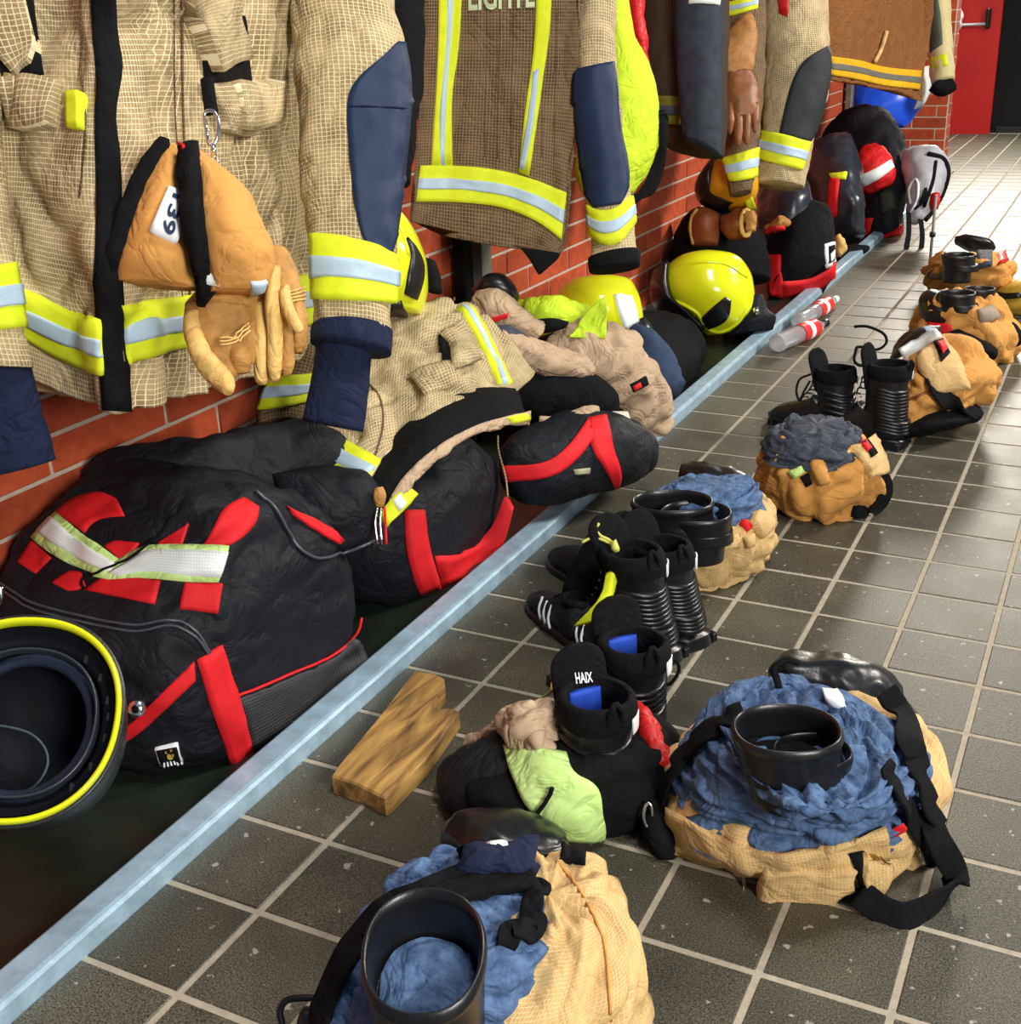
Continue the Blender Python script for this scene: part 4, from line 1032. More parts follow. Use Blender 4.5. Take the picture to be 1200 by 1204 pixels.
skin('rim_band', np.array([hring(.1170, .004), hring(.1188, .008), hring(.1175, .0135), hring(.1145, .0140), hring(.1115, .010), hring(.111, .002)]), YEL_SH, hm, nu=80, nv=12, caps=(False, False), sign=1)
skin('liner', np.array([hring(.109, .006), hring(.106, -.002), hring(.101, -.012), hring(.092, -.02), hring(.088, -.04), hring(.080, -.08), hring(.05, -.115), hring(.02, -.125)]), mat('helmet liner', (.005, .006, .008), .7, None, (.007, .009, .016), 40, .6, .4, spec=.15), hm, nu=72, nv=40, caps=(False, True), sign=-1)
skin('head_ring', np.array([hring(.091, -.012, .98, 1.02), hring(.0905, -.004, .98, 1.02), hring(.0875, -.004, .98, 1.02), hring(.086, -.014, .98, 1.02)]), mat('grey ring', (.03, .038, .05), .3, spec=.6), hm, nu=72, nv=8, caps=(False, False), sign=1)
tube('padding', [cc + ax * -.03 + ru * .079 * math.cos(a) + uu * .085 * math.sin(a) for a in np.linspace(0, 6.283, 33)[:-1]], .008, mat('navy padding', (.012, .02, .045), .75), hm, closed=True)
tube('cable', [cc + ax * -.06 + ru * x + uu * y for x, y in ((-.06, .01), (-.03, .008), (.0, .0), (.02, -.018), (.026, -.04), (.015, -.065), (-.01, -.075))], .0016, mat('grey cable', (.07, .10, .12), .5), hm, smooth_n=30)
pr_ = [cc + ax * -.03 + ru * .1 * math.cos(a) + uu * .106 * math.sin(a) for a in (.3, .1, -.15, -.5, -.8, .6, .9)]
for q in pr_:
    obox('clip', q + ax * .015, ru * .003, uu * .006, ax * .003, mat('grey clip', (.02, .022, .025), .35), hm, bev=.0015)

# --- bag 2 under the thrown coat
bg2_ = root('kit_bag', 'black kit bag with red U-shaped strap beneath the thrown khaki coat', 'bag', (-1.28, 1.95, 0))
bb2 = skin('body', world_rings([(0, -1.43, -1.12, 1.72, 2.12), (.04, -1.46, -1.10, 1.69, 2.15), (.12, -1.47, -1.085, 1.67, 2.17), (.18, -1.46, -1.09, 1.70, 2.16), (.235, -1.44, -1.13, 1.74, 2.10), (.26, -1.38, -1.19, 1.82, 2.0)], 3.2), BLACK_N, bg2_, nu=110, nv=60, disp=cloth(.010, 8, seed=61))
decal('red_strap', [bb2], [(475, 600), (478, 650), (492, 699)], [(497, 600), (503, 642), (517, 690)], RED, bg2_, n=14, k=5, off=.003, th=.003)
decal('red_strap', [bb2], [(512, 654), (550, 648), (580, 622), (596, 585)], [(518, 691), (557, 668), (587, 640), (601, 595)], RED, bg2_, n=16, k=6, off=.0035, th=.003)
cord('zip', [bb2], [(585, 512), (586, 530), (594, 560), (597, 585)], .002, KHAKI, bg2_, n=16, off=.003)
# --- bag 3, sagging over the rail
bg3 = root('kit_bag', 'black kit bag with inverted red V strap, sagging over the metal rail', 'bag', (-1.2, 2.55, 0))
bb3 = skin('body', secs_px([(592, 556, 600, 520, 2.52, .02), (612, 590, 630, 500, 2.56, .08), (645, 592, 670, 484, 2.62, .10), (682, 582, 702, 480, 2.68, .11), (712, 576, 724, 486, 2.72, .10), (731, 566, 742, 496, 2.78, .08), (744, 540, 748, 512, 2.84, .03)], 24), BLACK_N, bg3, nu=80, nv=60, disp=cloth(.008, 9, seed=63))
decal('red_strap', [bb3], [(590, 548), (640, 544), (668, 524), (692, 492)], [(594, 565), (645, 561), (673, 543), (698, 514)], RED, bg3, n=18, k=6, off=.003, th=.003)
decal('red_strap', [bb3], [(690, 493), (697, 530), (710, 550), (722, 573)], [(712, 489), (720, 528), (729, 556), (727, 571)], RED, bg3, n=16, k=5, off=.003, th=.003)
decal('logo_label', [bb3], [(674, 552), (676, 558)], [(692, 550), (691, 557)], mat('gold grey print', (.4, .38, .25), .6), bg3, n=4, k=4, off=.004, label='tiny pale logo print')
# --- thrown khaki coat
tc_ = root('fire_coat', 'khaki fire coat thrown over a kit bag, black lining and zip showing', 'coat', P(510, 460, 2.3))
tb = skin('outer_cloth', sheet_px([[(412, 415, 2.42), (452, 378, 2.46), (505, 350, 2.5), (558, 366, 2.52), (600, 402, 2.52), (630, 436, 2.5)],
    [(404, 455, 2.26), (448, 420, 2.32), (500, 392, 2.38), (552, 402, 2.42), (592, 430, 2.44), (624, 446, 2.47)],
    [(396, 500, 2.16), (440, 466, 2.20), (492, 440, 2.26), (540, 434, 2.31), (582, 445, 2.37), (614, 453, 2.43)],
    [(402, 535, 2.10), (444, 512, 2.13), (490, 482, 2.18), (536, 462, 2.24), (575, 456, 2.31), (606, 458, 2.39)],
    [(430, 562, 2.07), (452, 535, 2.10), (492, 498, 2.15), (536, 473, 2.22), (576, 463, 2.29), (603, 463, 2.38)]]), KHAKI, tc_, closed=False, nu=80, nv=56, disp=cloth(.020, 7, (1, 1, 1), .9, 65), thick=.008)
tl = skin('lining', sheet_px([[(432, 552, 2.10), (452, 524, 2.13), (492, 488, 2.18), (536, 463, 2.25), (576, 455, 2.32), (606, 456, 2.40)],
    [(440, 580, 2.03), (462, 548, 2.06), (500, 508, 2.11), (540, 483, 2.18), (580, 470, 2.26), (612, 468, 2.35)],
    [(450, 612, 2.02), (474, 570, 2.04), (512, 533, 2.08), (550, 509, 2.16), (586, 494, 2.24), (620, 488, 2.33)]]), BLACK, tc_, closed=False, nu=70, nv=26, disp=cloth(.004, 10, seed=67), thick=.008)
decal('zip_tape', [tl], [(446, 612), (470, 568), (510, 530), (550, 505), (590, 492), (620, 486)], [(453, 618), (478, 576), (516, 538), (553, 513), (590, 500), (620, 496)], BEIGE, tc_, n=36, k=4, off=.004, th=.003)
decal('reflective_end', [tl], [(447, 606), (465, 580), (477, 571)], [(455, 620), (474, 594), (486, 578)], HIVIS, tc_, n=8, k=4, off=.008)
decal('silver_stripe', [tl], [(460, 589), (468, 580)], [(468, 601), (476, 591)], SILVER_W, tc_, n=4, k=4, off=.011)
decal('reflective_end', [tl], [(592, 491), (618, 485)], [(593, 500), (619, 494)], HIVIS, tc_, n=6, k=4, off=.008)
T_ = [tb]
decal('pocket', T_, [(482, 442), (505, 432), (528, 428)], [(500, 466), (518, 460), (538, 452)], KHAKI, tc_, n=10, k=8, off=.003, th=.006, puffy=.006)
decal('pocket', T_, [(515, 395), (535, 390)], [(522, 440), (560, 425)], BLACK, tc_, n=8, k=6, off=.003)
decal('pocket_flap', T_, [(518, 396), (528, 412), (530, 436)], [(540, 378), (552, 405), (560, 424)], KHAKI, tc_, n=10, k=6, off=.012, th=.004, puffy=.006)
band(T_, [(537, 362), (556, 390), (574, 425), (585, 452)], [(553, 362), (572, 392), (588, 425), (600, 452)], tc_, n=16, k=6, f=(.35, .7), off=.004)
cord('seam', T_, [(420, 440), (445, 465), (450, 500), (440, 540)], .002, KHAKI_D, tc_, n=16)
# its sleeve with hi-vis tape over the first bag
ts = skin('sleeve', secs_px([(318, 425, 384, 415, 2.22, .05), (310, 450, 380, 440, 2.20, .055), (303, 482, 366, 472, 2.18, .055), (300, 506, 362, 498, 2.17, .045)], 20), KHAKI_D, tc_, nu=40, nv=26, disp=cloth(.006, 10, seed=69))
band([ts], [(318, 446), (345, 442), (378, 437)], [(304, 482), (335, 478), (366, 470)], ts, n=10, f=(.33, .66), off=.004)
tcf = skin('coat_tail', sheet_px([[(340, 490, 2.16), (375, 492, 2.15), (405, 505, 2.13), (450, 540, 2.10)], [(352, 505, 2.12), (378, 515, 2.10), (405, 530, 2.09), (442, 552, 2.07)], [(366, 520, 2.10), (374, 554, 2.07), (400, 562, 2.06), (434, 564, 2.05)]]), KHAKI, tc_, closed=False, nu=30, nv=20, disp=cloth(.004, 10, seed=70), thick=.006)
tt_ = decal('reflective_band', [tcf], [(383, 506), (410, 522), (447, 543)], [(374, 554), (402, 562), (433, 561)], HIVIS, tc_, n=12, k=8, off=.004)
decal('silver_stripe', [tcf], [(381, 514), (400, 530), (440, 553)], [(378, 530), (398, 548), (432, 560)], SILVER, tt_, n=12, k=4, off=.008)
tg = skin('zip_pull', secs_px([(440, 574, 450, 572, 2.0, .006), (439, 586, 454, 582, 2.0, .008), (442, 596, 451, 596, 2.0, .004)], 12), GLOVE, tc_, nu=14, nv=8)
for k in range(3):
    tube('zip_chain', [P(444 + 4 * k, 596, 2.0), P(441 + 6 * k, 615, 2.0), P(444 + 5 * k, 640, 2.0)], .0022, CHROME if k < 2 else RED, tc_, smooth_n=8)

# ------------------------------------------------------------------ work clothes heaped on bag 3
wt = root('work_trousers', 'beige work trousers heaped on the bag that sags over the rail', 'trousers', P(700, 440, 2.8))
w1 = skin('leg', secs_px([(612, 430, 672, 372, 2.80, .04), (645, 446, 715, 378, 2.80, .07), (680, 458, 742, 392, 2.80, .08), (708, 466, 762, 420, 2.82, .07), (728, 486, 776, 446, 2.84, .05), (738, 508, 790, 474, 2.88, .04), (750, 530, 788, 492, 2.90, .02)], 22), BEIGE, wt, nu=60, nv=60, disp=cloth(.016, 9, (1, 1, 1), 1.0, 71))
w2 = skin('leg', secs_px([(572, 418, 588, 385, 2.55, .03), (600, 430, 620, 395, 2.58, .04), (635, 440, 655, 408, 2.62, .04), (668, 446, 690, 420, 2.66, .04), (686, 450, 696, 430, 2.68, .02)], 20), BEIGE, wt, nu=40, nv=40, disp=cloth(.010, 12, seed=73))
w3 = skin('waistband', secs_px([(632, 508, 634, 488, 2.62, .01), (650, 512, 655, 488, 2.62, .02), (680, 500, 685, 478, 2.62, .02), (702, 490, 702, 478, 2.64, .01)], 16), BEIGE, wt, nu=30, nv=24, disp=cloth(.004, 16, seed=74))
decal('badge', [w1], [(740, 452), (758, 442)], [(744, 461), (761, 452)], BLACK, wt, n=5, k=5, off=.006, label='small black and red badge')
decal('badge_print', [w1], [(742, 454), (750, 449)], [(744, 459), (752, 454)], RED, wt, n=4, k=4, off=.010)
sl = skin('inner_lining', secs_px([(566, 402, 576, 382, 2.56, .02), (585, 410, 600, 384, 2.56, .03), (612, 416, 622, 396, 2.58, .02)], 16), SLATE, wt, nu=24, nv=20, disp=cloth(.004, 14, seed=75))
bk_ = root('black_garment_or_gap', 'black filler for the shaded gap between beige trousers and the thrown khaki coat', 'garment', P(650, 460, 2.72))
skin('cloth', secs_px([(592, 470, 610, 420, 2.62, .04), (630, 490, 650, 425, 2.66, .06), (680, 495, 700, 440, 2.70, .06), (715, 495, 722, 460, 2.74, .03)], 20), BLACK, bk_, nu=40, nv=30, disp=cloth(.010, 10, seed=76))  # black solid put in for the shade in the gap
bk2 = root('beige_jacket', 'beige jacket collar with red trim under the small black visor', 'jacket', P(585, 375, 2.62))
jk = skin('cloth', secs_px([(545, 380, 566, 345, 2.66, .03), (570, 392, 590, 340, 2.64, .05), (600, 398, 615, 360, 2.64, .05), (620, 402, 640, 380, 2.66, .03)], 20), BEIGE, bk2, nu=40, nv=30, disp=cloth(.010, 12, seed=77))
decal('red_trim', [jk], [(563, 366), (572, 374), (597, 368)], [(566, 370), (573, 380), (596, 373)], RED, bk2, n=12, k=4, off=.006, th=.004)
vz = root('black_visor', 'small black curved visor resting on clothes below the brown coat', 'visor', P(585, 340, 2.75))
skin('shell', secs_px([(555, 340, 562, 334, 2.72, .01), (562, 350, 572, 323, 2.72, .04), (580, 356, 590, 322, 2.72, .05), (598, 358, 604, 334, 2.72, .04), (608, 356, 611, 348, 2.72, .01)], 18), RUBBER, vz, nu=40, nv=24)
hy = root('hi_vis_vest', 'crumpled yellow green hi vis vest in front of the second helmet', 'vest', P(660, 375, 2.9))
h1 = skin('cloth', secs_px([(598, 372, 606, 350, 2.82, .02), (622, 388, 630, 348, 2.80, .05), (652, 392, 660, 350, 2.80, .05), (684, 388, 690, 360, 2.82, .03)], 20), HIVIS_D, hy, nu=44, nv=34, disp=cloth(.012, 11, seed=78))
skin('folded_corner', sheet_px([[(676, 386, 2.74), (690, 366, 2.74), (713, 347, 2.76)], [(672, 392, 2.73), (694, 380, 2.74), (714, 366, 2.75)], [(669, 396, 2.73), (690, 397, 2.73), (712, 397, 2.74)]]), HIVIS_D, hy, closed=False, nu=20, nv=20, disp=cloth(.004, 16, seed=79), thick=.006)
skin('opening_shade', secs_px([(618, 384, 626, 376, 2.74, .01), (640, 392, 650, 374, 2.73, .02), (664, 386, 668, 378, 2.74, .01)], 16), BLACK, hy, nu=24, nv=14)  # black solid stands in for the shade inside the fold
pf = root('white_booklet', 'white folded cloth label hanging over the bag onto the rail', 'label', P(728, 505, 2.75))
skin('sheet', sheet_px([[(702, 486, 2.68), (720, 484, 2.70), (738, 484, 2.72)], [(716, 505, 2.66), (732, 505, 2.68), (746, 506, 2.70)], [(736, 530, 2.66), (744, 526, 2.67), (750, 520, 2.70)]]), mat('cream cloth', (.62, .58, .48), .8), pf, closed=False, nu=14, nv=14, disp=cloth(.003, 14, seed=80), thick=.003)
jn = root('jeans', 'dark blue jeans leg lying beside the second yellow helmet', 'trousers', P(775, 430, 3.2))
skin('leg', secs_px([(738, 398, 752, 382, 3.15, .03), (752, 432, 775, 395, 3.12, .05), (766, 456, 795, 425, 3.10, .05), (780, 472, 806, 450, 3.08, .035)], 20), mat('denim', (.018, .034, .075), .85, 'weave', (.03, .05, .10), 20, .6, .4, cell=.003, line=.4, line_col=(.03, .055, .11)), jn, nu=36, nv=34, disp=cloth(.008, 12, seed=81))

# ------------------------------------------------------------------ helmets
def helmet(label, secs, m, name='fire_helmet', seed=0, cols=24, nu=60, nv=40):
    mid = secs[len(secs) // 2]
    h = root(name, label, 'helmet', P((secs[-1][0] + secs[-1][2]) / 2, (secs[-1][1] + secs[-1][3]) / 2, mid[4]))
    s = skin('shell', secs_px(secs, cols), m, h, nu=nu, nv=nv)
    return h, s
dA = DX(476, 310, -1.30)
hA, sA = helmet('bright yellow fire helmet hanging beside the first khaki coat sleeve', [(440, 244, 458, 243, dA, .02), (428, 252, 474, 252, dA, .07), (420, 272, 489, 274, dA, .11), (418, 300, 500, 302, dA, .13), (418, 325, 503, 325, dA, .13), (420, 345, 502, 347, dA, .12), (425, 366, 494, 370, dA, .09)], YEL_SH)
decal('ear_guard', [sA], [(477, 280), (483, 300), (479, 320), (475, 345)], [(486, 290), (496, 310), (495, 330), (488, 352)], RUBBER, hA, n=12, k=6, off=.002, th=.004)
decal('cheek_pad', [sA], [(458, 358), (472, 353)], [(459, 372), (480, 370)], RUBBER, hA, n=5, k=5, off=.003, th=.006)
cord('shell_ridge', [sA], [(455, 250), (472, 272), (480, 300)], .003, YEL_SH, hA, n=14)
skin('neck_guard', secs_px([(497, 306, 512, 308, dA + .03, .03), (500, 325, 518, 325, dA + .03, .035), (502, 342, 520, 344, dA + .03, .03)], 16), BLACK, hA, nu=24, nv=10)
dB = DX(705, 355, -1.30)
hB, sB = helmet('yellow fire helmet half hidden behind the crumpled hi vis vest', [(690, 326, 722, 326, dB, .03), (668, 332, 740, 330, dB, .09), (656, 342, 748, 342, dB, .12), (650, 356, 753, 356, dB, .14), (650, 375, 756, 375, dB, .14), (656, 395, 756, 392, dB, .12), (668, 410, 750, 405, dB, .08)], YEL_SH)
decal('reflective_panel', [sB], [(722, 346), (726, 365), (734, 388)], [(742, 348), (748, 365), (750, 378)], SILVER_W, hB, n=10, k=6, off=.002, label='white reflective panel on the helmet side')
skin('neck_guard', secs_px([(738, 384, 758, 372, dB - .06, .02), (742, 398, 766, 384, dB - .06, .03), (750, 408, 768, 396, dB - .06, .02)], 16), RUBBER, hB, nu=24, nv=10)
dC = 4.02
hC, sC = helmet('shiny yellow fire helmet with black side mount standing alone on the tray', [(816, 296, 846, 296, dC, .03), (796, 303, 868, 304, dC, .10), (782, 316, 881, 322, dC, .14), (777, 332, 885, 338, dC, .15), (782, 350, 886, 354, dC, .15), (796, 366, 884, 370, dC, .13), (818, 382, 872, 384, dC, .10), (832, 394, 858, 392, dC, .05)], YEL_SH)
decal('side_mount', [sC], [(826, 372), (836, 362), (846, 354), (852, 349)], [(834, 385), (846, 380), (856, 372), (858, 352)], RUBBER, hC, n=10, k=6, off=.004, th=.006)
cord('shell_ridge', [sC], [(782, 350), (800, 356), (820, 368), (830, 384), (846, 390), (866, 380), (880, 360)], .006, YEL_SH, hC, n=30, off=.002)
cord('shell_ridge', [sC], [(784, 322), (810, 310), (850, 310), (878, 326)], .005, YEL_SH, hC, n=20, off=.0)
skin('visor', secs_px([(768, 318, 786, 312, dC + .02, .10), (764, 340, 786, 335, dC + .02, .12), (770, 358, 792, 356, dC + .02, .12), (790, 372, 812, 372, dC + .02, .10), (810, 392, 834, 388, dC + .02, .08)], 20), RUBBER, hC, nu=36, nv=24)
skin('neck_curtain', secs_px([(872, 352, 896, 350, dC + .02, .08), (862, 372, 902, 366, dC + .02, .10), (852, 386, 911, 374, dC + .02, .11), (850, 398, 908, 388, dC + .02, .09)], 20), BLACK_N, hC, nu=36, nv=20)
tube('knob', [P(888, 362, dC - .1), P(890, 370, dC - .1)], .010, CHROME, hC)
dD = DX(850, 220, -1.25)
hD, sD = helmet('amber fire helmet standing under the banded coat sleeves by the bricks', [(838, 188, 862, 188, dD, .04), (832, 200, 880, 198, dD, .12), (829, 215, 889, 212, dD, .15), (830, 230, 890, 228, dD, .15), (846, 238, 886, 238, dD, .12), (860, 244, 880, 244, dD, .06)], AMB_SH)
skin('visor', secs_px([(832, 190, 842, 190, dD + .03, .06), (820, 208, 838, 204, dD + .03, .10), (818, 222, 836, 218, dD + .03, .10), (824, 236, 848, 236, dD + .03, .08), (846, 246, 872, 244, dD + .03, .08)], 20), RUBBER, hD, nu=30, nv=20)
decal('yellow_tab', [sD], [(876, 236), (884, 231)], [(878, 247), (889, 245)], HIVIS, hD, n=5, k=4, off=.006)
dE = DX(840, 265, -1.28)
GB = mat('red brown leather', (.27, .075, .022), .5, None, (.16, .035, .01), 16, .6, .3, spec=.45)
for i, (sec, lab) in enumerate((([(812, 248, 822, 244, dE, .03), (809, 262, 845, 252, dE, .07), (810, 275, 846, 272, dE, .07), (814, 288, 843, 288, dE, .05)], 'red brown leather gauntlet cuff left of its twin, below the amber helmet'),
                               ([(846, 256, 874, 244, dE - .05, .05), (846, 262, 877, 256, dE - .05, .06), (848, 270, 880, 270, dE - .05, .06), (858, 281, 882, 280, dE - .05, .03)], 'red brown leather gauntlet cuff with open end, right of its twin'))):
    gg = root('gauntlet', lab, 'glove', P(sec[-1][0] + 10, sec[-1][1], dE), 'gauntlets below the amber helmet')
    ga = skin('cuff', secs_px(sec, 20), GB, gg, nu=40, nv=26, disp=cloth(.008, 9, seed=84 + i))
    if i == 0: cord('edge_binding', [ga], [(820, 246), (813, 256), (812, 272), (815, 287)], .006, GLOVE_Y, gg, n=14)
    else:
        tube('edge_binding', [P(877 + 6 * math.cos(a), 262 + 15 * math.sin(a), dE - .12) for a in np.linspace(0, 6.283, 13)[:-1]], .008, GLOVE_Y, gg, closed=True, smooth_n=24)
        skin('fingers', secs_px([(872, 252, 886, 248, dE - .12, .02), (874, 262, 890, 258, dE - .12, .03), (876, 272, 888, 272, dE - .12, .02)], 14), GLOVE, gg, nu=20, nv=14, disp=cloth(.006, 22, seed=86))
# dark heap behind gloves
dh = root('black_garment_or_gap', 'black garment heap on the tray behind the shiny yellow helmet', 'garment', P(860, 300, 4.3))
skin('cloth', secs_px([(800, 262, 850, 270, 4.45, .08), (790, 285, 895, 280, 4.4, .12), (785, 305, 902, 305, 4.35, .14), (800, 330, 905, 330, 4.35, .14)], 20), BLACK, dh, nu=40, nv=24, disp=cloth(.012, 8, seed=88))
# ------------------------------------------------------------------ far bags
sb_ = root('black_bag', 'shiny black rounded bag behind the small red based bag', 'bag', P(925, 300, 4.7))
skin('body', secs_px([(900, 214, 925, 212, 4.75, .06), (892, 228, 945, 222, 4.72, .14), (888, 245, 956, 245, 4.70, .18), (890, 265, 957, 262, 4.70, .18), (895, 290, 950, 290, 4.70, .15)], 22), mat('shiny black nylon', (.014, .017, .026), .3, None, (.03, .035, .05), 14, .5, .3, spec=.6), sb_, nu=50, nv=34, disp=cloth(.014, 6, seed=90))
b4g = root('small_bag', 'small black bag with red base and white framed emblem near the rail', 'bag', P(940, 345, 4.55))
s4b = skin('body', secs_px([(908, 268, 968, 258, 4.72, .10), (900, 276, 979, 264, 4.70, .16), (899, 300, 981, 285, 4.66, .18), (902, 330, 980, 308, 4.60, .18), (906, 347, 976, 326, 4.56, .15)], 24), BLACK, b4g, nu=60, nv=36, disp=cloth(.008, 7, seed=91))
decal('red_strap', [s4b], [(902, 300), (903, 325), (906, 345)], [(918, 300), (919, 325), (920, 350)], RED, b4g, n=10, k=5, off=.006, th=.004)
decal('red_base', [s4b], [(919, 331), (945, 329), (965, 322), (979, 308)], [(920, 350), (945, 344), (965, 337), (979, 324)], RED, b4g, n=12, k=5, off=.007, th=.004)
em = decal('emblem', [s4b], [(969, 287), (970, 314)], [(979, 284), (979, 310)], WHITE, b4g, n=8, k=4, off=.008, label='white framed emblem')
decal('emblem_field', [s4b], [(970.5, 290), (971, 310)], [(977.5, 288), (977.5, 306)], BLACK, em, n=6, k=4, off=.012)
decal('emblem_figure', [s4b], [(972, 299), (972.5, 308)], [(976.5, 294), (976, 304)], WHITE, em, n=4, k=3, off=.016)
cl = root('blue_white_cloth', 'crumpled blue and white cloth on top of the small bag', 'cloth', P(945, 268, 4.62))
skin('cloth', secs_px([(924, 272, 930, 262, 4.55, .02), (936, 272, 942, 256, 4.55, .04), (952, 266, 956, 256, 4.57, .03), (960, 262, 962, 256, 4.6, .01)], 16), mat('blue white print', (.12, .22, .85), .7, None, (.85, .88, 1.), 26, 1., .3), cl, nu=30, nv=24, disp=cloth(.016, 14, seed=92))
gt = root('tan_glove_heap', 'tan leather glove with red lining on the small bag, left of blue cloth', 'glove', P(915, 272, 4.55))
g_ = skin('glove_body', secs_px([(900, 272, 904, 264, 4.52, .02), (912, 272, 916, 254, 4.5, .04), (924, 266, 927, 258, 4.52, .02)], 16), GLOVE, gt, nu=24, nv=20, disp=cloth(.012, 16, seed=93))
decal('red_edge', [g_], [(899, 270), (910, 264), (922, 266)], [(900, 275), (911, 270), (922, 270)], RED, gt, n=8, k=3, off=.004)
tg2 = root('tan_glove', 'pale tan glove standing between the small bag and the far bags', 'glove', P(985, 304, 5.1))
skin('glove_body', secs_px([(979, 280, 987, 276, 5.05, .03), (978, 290, 993, 288, 5.05, .05), (980, 302, 990, 300, 5.05, .04)], 16), GLOVE_Y, tg2, nu=24, nv=18, disp=cloth(.016, 10, seed=94))
ds = root('black_shoe', 'black shoe lying at the rail beside the pale tan glove', 'shoe', P(1000, 302, 5.2))
skin('upper', secs_px([(984, 306, 986, 296, 5.2, .03), (996, 306, 998, 288, 5.25, .05), (1010, 300, 1013, 288, 5.3, .05), (1018, 294, 1020, 289, 5.3, .02)], 16), BLACK, ds, nu=24, nv=18)
fb = root('kit_bag', 'far black kit bag with red base under the red pouch', 'bag', P(1030, 290, 5.9))
fbb = skin('body', secs_px([(975, 162, 1012, 158, 6.1, .10), (962, 178, 1052, 172, 6.0, .22), (985, 200, 1062, 190, 5.9, .26), (1000, 225, 1066, 218, 5.85, .27), (1003, 255, 1063, 245, 5.8, .26), (1006, 290, 1056, 278, 5.8, .22)], 24), BLACK_N, fb, nu=60, nv=40, disp=cloth(.02, 5, seed=95))
decal('red_base', [fbb], [(1024, 276), (1040, 276), (1058, 264)], [(1022, 291), (1040, 290), (1057, 281)], RED, fb, n=10, k=5, off=.008, th=.005)
decal('red_strap', [fbb], [(1014, 258), (1010, 275), (1004, 291)], [(1026, 256), (1024, 275), (1019, 292)], RED, fb, n=8, k=4, off=.008, th=.005)
decal('olive_panel', [fbb], [(1033, 228), (1050, 222)], [(1036, 252), (1054, 244)], mat('dark olive', (.03, .032, .02), .6), fb, n=6, k=5, off=.006)
fb2 = root('kit_bag', 'black kit bag with thin red strap, left of the red pouch', 'bag', P(975, 300, 5.4))
fbb2 = skin('body', secs_px([(955, 178, 1000, 168, 5.55, .10), (945, 200, 1004, 195, 5.5, .18), (950, 225, 1010, 222, 5.45, .20), (965, 255, 1013, 250, 5.4, .20), (985, 285, 1014, 280, 5.4, .14)], 24), mat('shiny black nylon', (.014, .017, .026), .3), fb2, nu=50, nv=36, disp=cloth(.016, 6, seed=96))
decal('red_strap', [fbb2], [(978, 210), (976, 232), (974, 252)], [(987, 212), (985, 234), (984, 254)], RED, fb2, n=10, k=4, off=.008, th=.006)
decal('yellow_tab', [fbb2], [(975, 204), (984, 206), (996, 202)], [(978, 210), (986, 213), (994, 210)], HIVIS, fb2, n=6, k=4, off=.010)
rp_ = root('red_pouch', 'red pouch with white reflective stripe on the far kit bag', 'pouch', P(1028, 222, 5.6))
rpb = skin('body', secs_px([(1010, 180, 1030, 174, 5.6, .05), (1003, 192, 1044, 184, 5.58, .09), (1002, 204, 1050, 196, 5.56, .10), (1010, 218, 1052, 208, 5.55, .09), (1022, 228, 1048, 218, 5.55, .05)], 20), RED_S, rp_, nu=40, nv=26, disp=cloth(.012, 8, seed=97))
decal('reflective_stripe', [rpb], [(1008, 208), (1026, 200), (1046, 188)], [(1016, 219), (1034, 209), (1050, 197)], SILVER_W, rp_, n=10, k=4, off=.006)
mb = root('mask_bag', 'grey drawstring mask bag with black edging leaning out over the floor', 'bag', P(1090, 258, 5.5))
mbb = skin('body', secs_px([(1056, 182, 1096, 182, 5.6, .04), (1060, 192, 1112, 190, 5.55, .09), (1064, 208, 1114, 206, 5.5, .10), (1066, 228, 1107, 228, 5.45, .09), (1068, 246, 1096, 246, 5.42, .07), (1072, 259, 1086, 259, 5.4, .03)], 22), mat('silver grey nylon', (.42, .42, .46), .45, None, (.25, .25, .28), 14, .6, .3, spec=.5), mb, nu=44, nv=34, disp=cloth(.012, 7, seed=98))
cord('edging', [mbb], [(1090, 181), (1108, 187), (1114, 203), (1108, 226), (1097, 246), (1087, 259)], .012, BLACK, mb, n=30)
cord('zip', [mbb], [(1100, 190), (1096, 215), (1086, 243)], .008, BLACK, mb, n=14)
cord('draw_cord', [mbb], [(1072, 240), (1070, 222), (1078, 212), (1080, 232), (1072, 250)], .006, WHITE, mb, n=20, off=.008)
cord('draw_cord', [mbb], [(1076, 246), (1086, 236), (1088, 222), (1082, 240)], .006, BLACK, mb, n=20, off=.008)
strap('strap', [P(1068, 250, 5.4), P(1068, 275, 5.38), P(1065, 295, 5.36), P(1070, 307, 5.36), P(1080, 300, 5.36), P(1084, 280, 5.38), P(1082, 256, 5.4)], .028, .004, BLACK, mb, side=RGT + FWD * .5, n=26)
ps = root('thin_stand', 'thin grey pole with red cap standing beside the grey mask bag', 'pole', PZ(1092, 318))
pb_ = PZ(1092, 318)
tube('pole', [pb_, pb_ + np.array([0, 0, .30])], .006, mat('grey paint', (.25, .25, .24), .5), ps)
tube('clamp', [pb_ + np.array([0, 0, .135]), pb_ + np.array([0, 0, .155])], .012, RUBBER, ps)
skin('cap', secs_px([(1094, 228, 1104, 228, 5.25, .03), (1093, 238, 1104, 238, 5.25, .04), (1094, 246, 1102, 246, 5.25, .03)], 14), RED_S, ps, nu=20, nv=8)
tube('foot', [pb_ + np.array([0, 0, .001]), pb_ + np.array([0, 0, .006])], .03, mat('grey paint', (.25, .25, .24), .5), ps, ns=16)

sh = root('black_garment_or_gap', 'black garment in shadow under the jeans and the second yellow helmet', 'garment', (-1.3, 3.0, 0))
skin('cloth', world_rings([(.0, -1.46, -1.1, 2.75, 3.6), (.08, -1.47, -1.09, 2.72, 3.6), (.16, -1.46, -1.14, 2.76, 3.5), (.2, -1.42, -1.2, 2.85, 3.35)]), BLACK, sh, nu=50, nv=24, disp=cloth(.012, 8, seed=99))
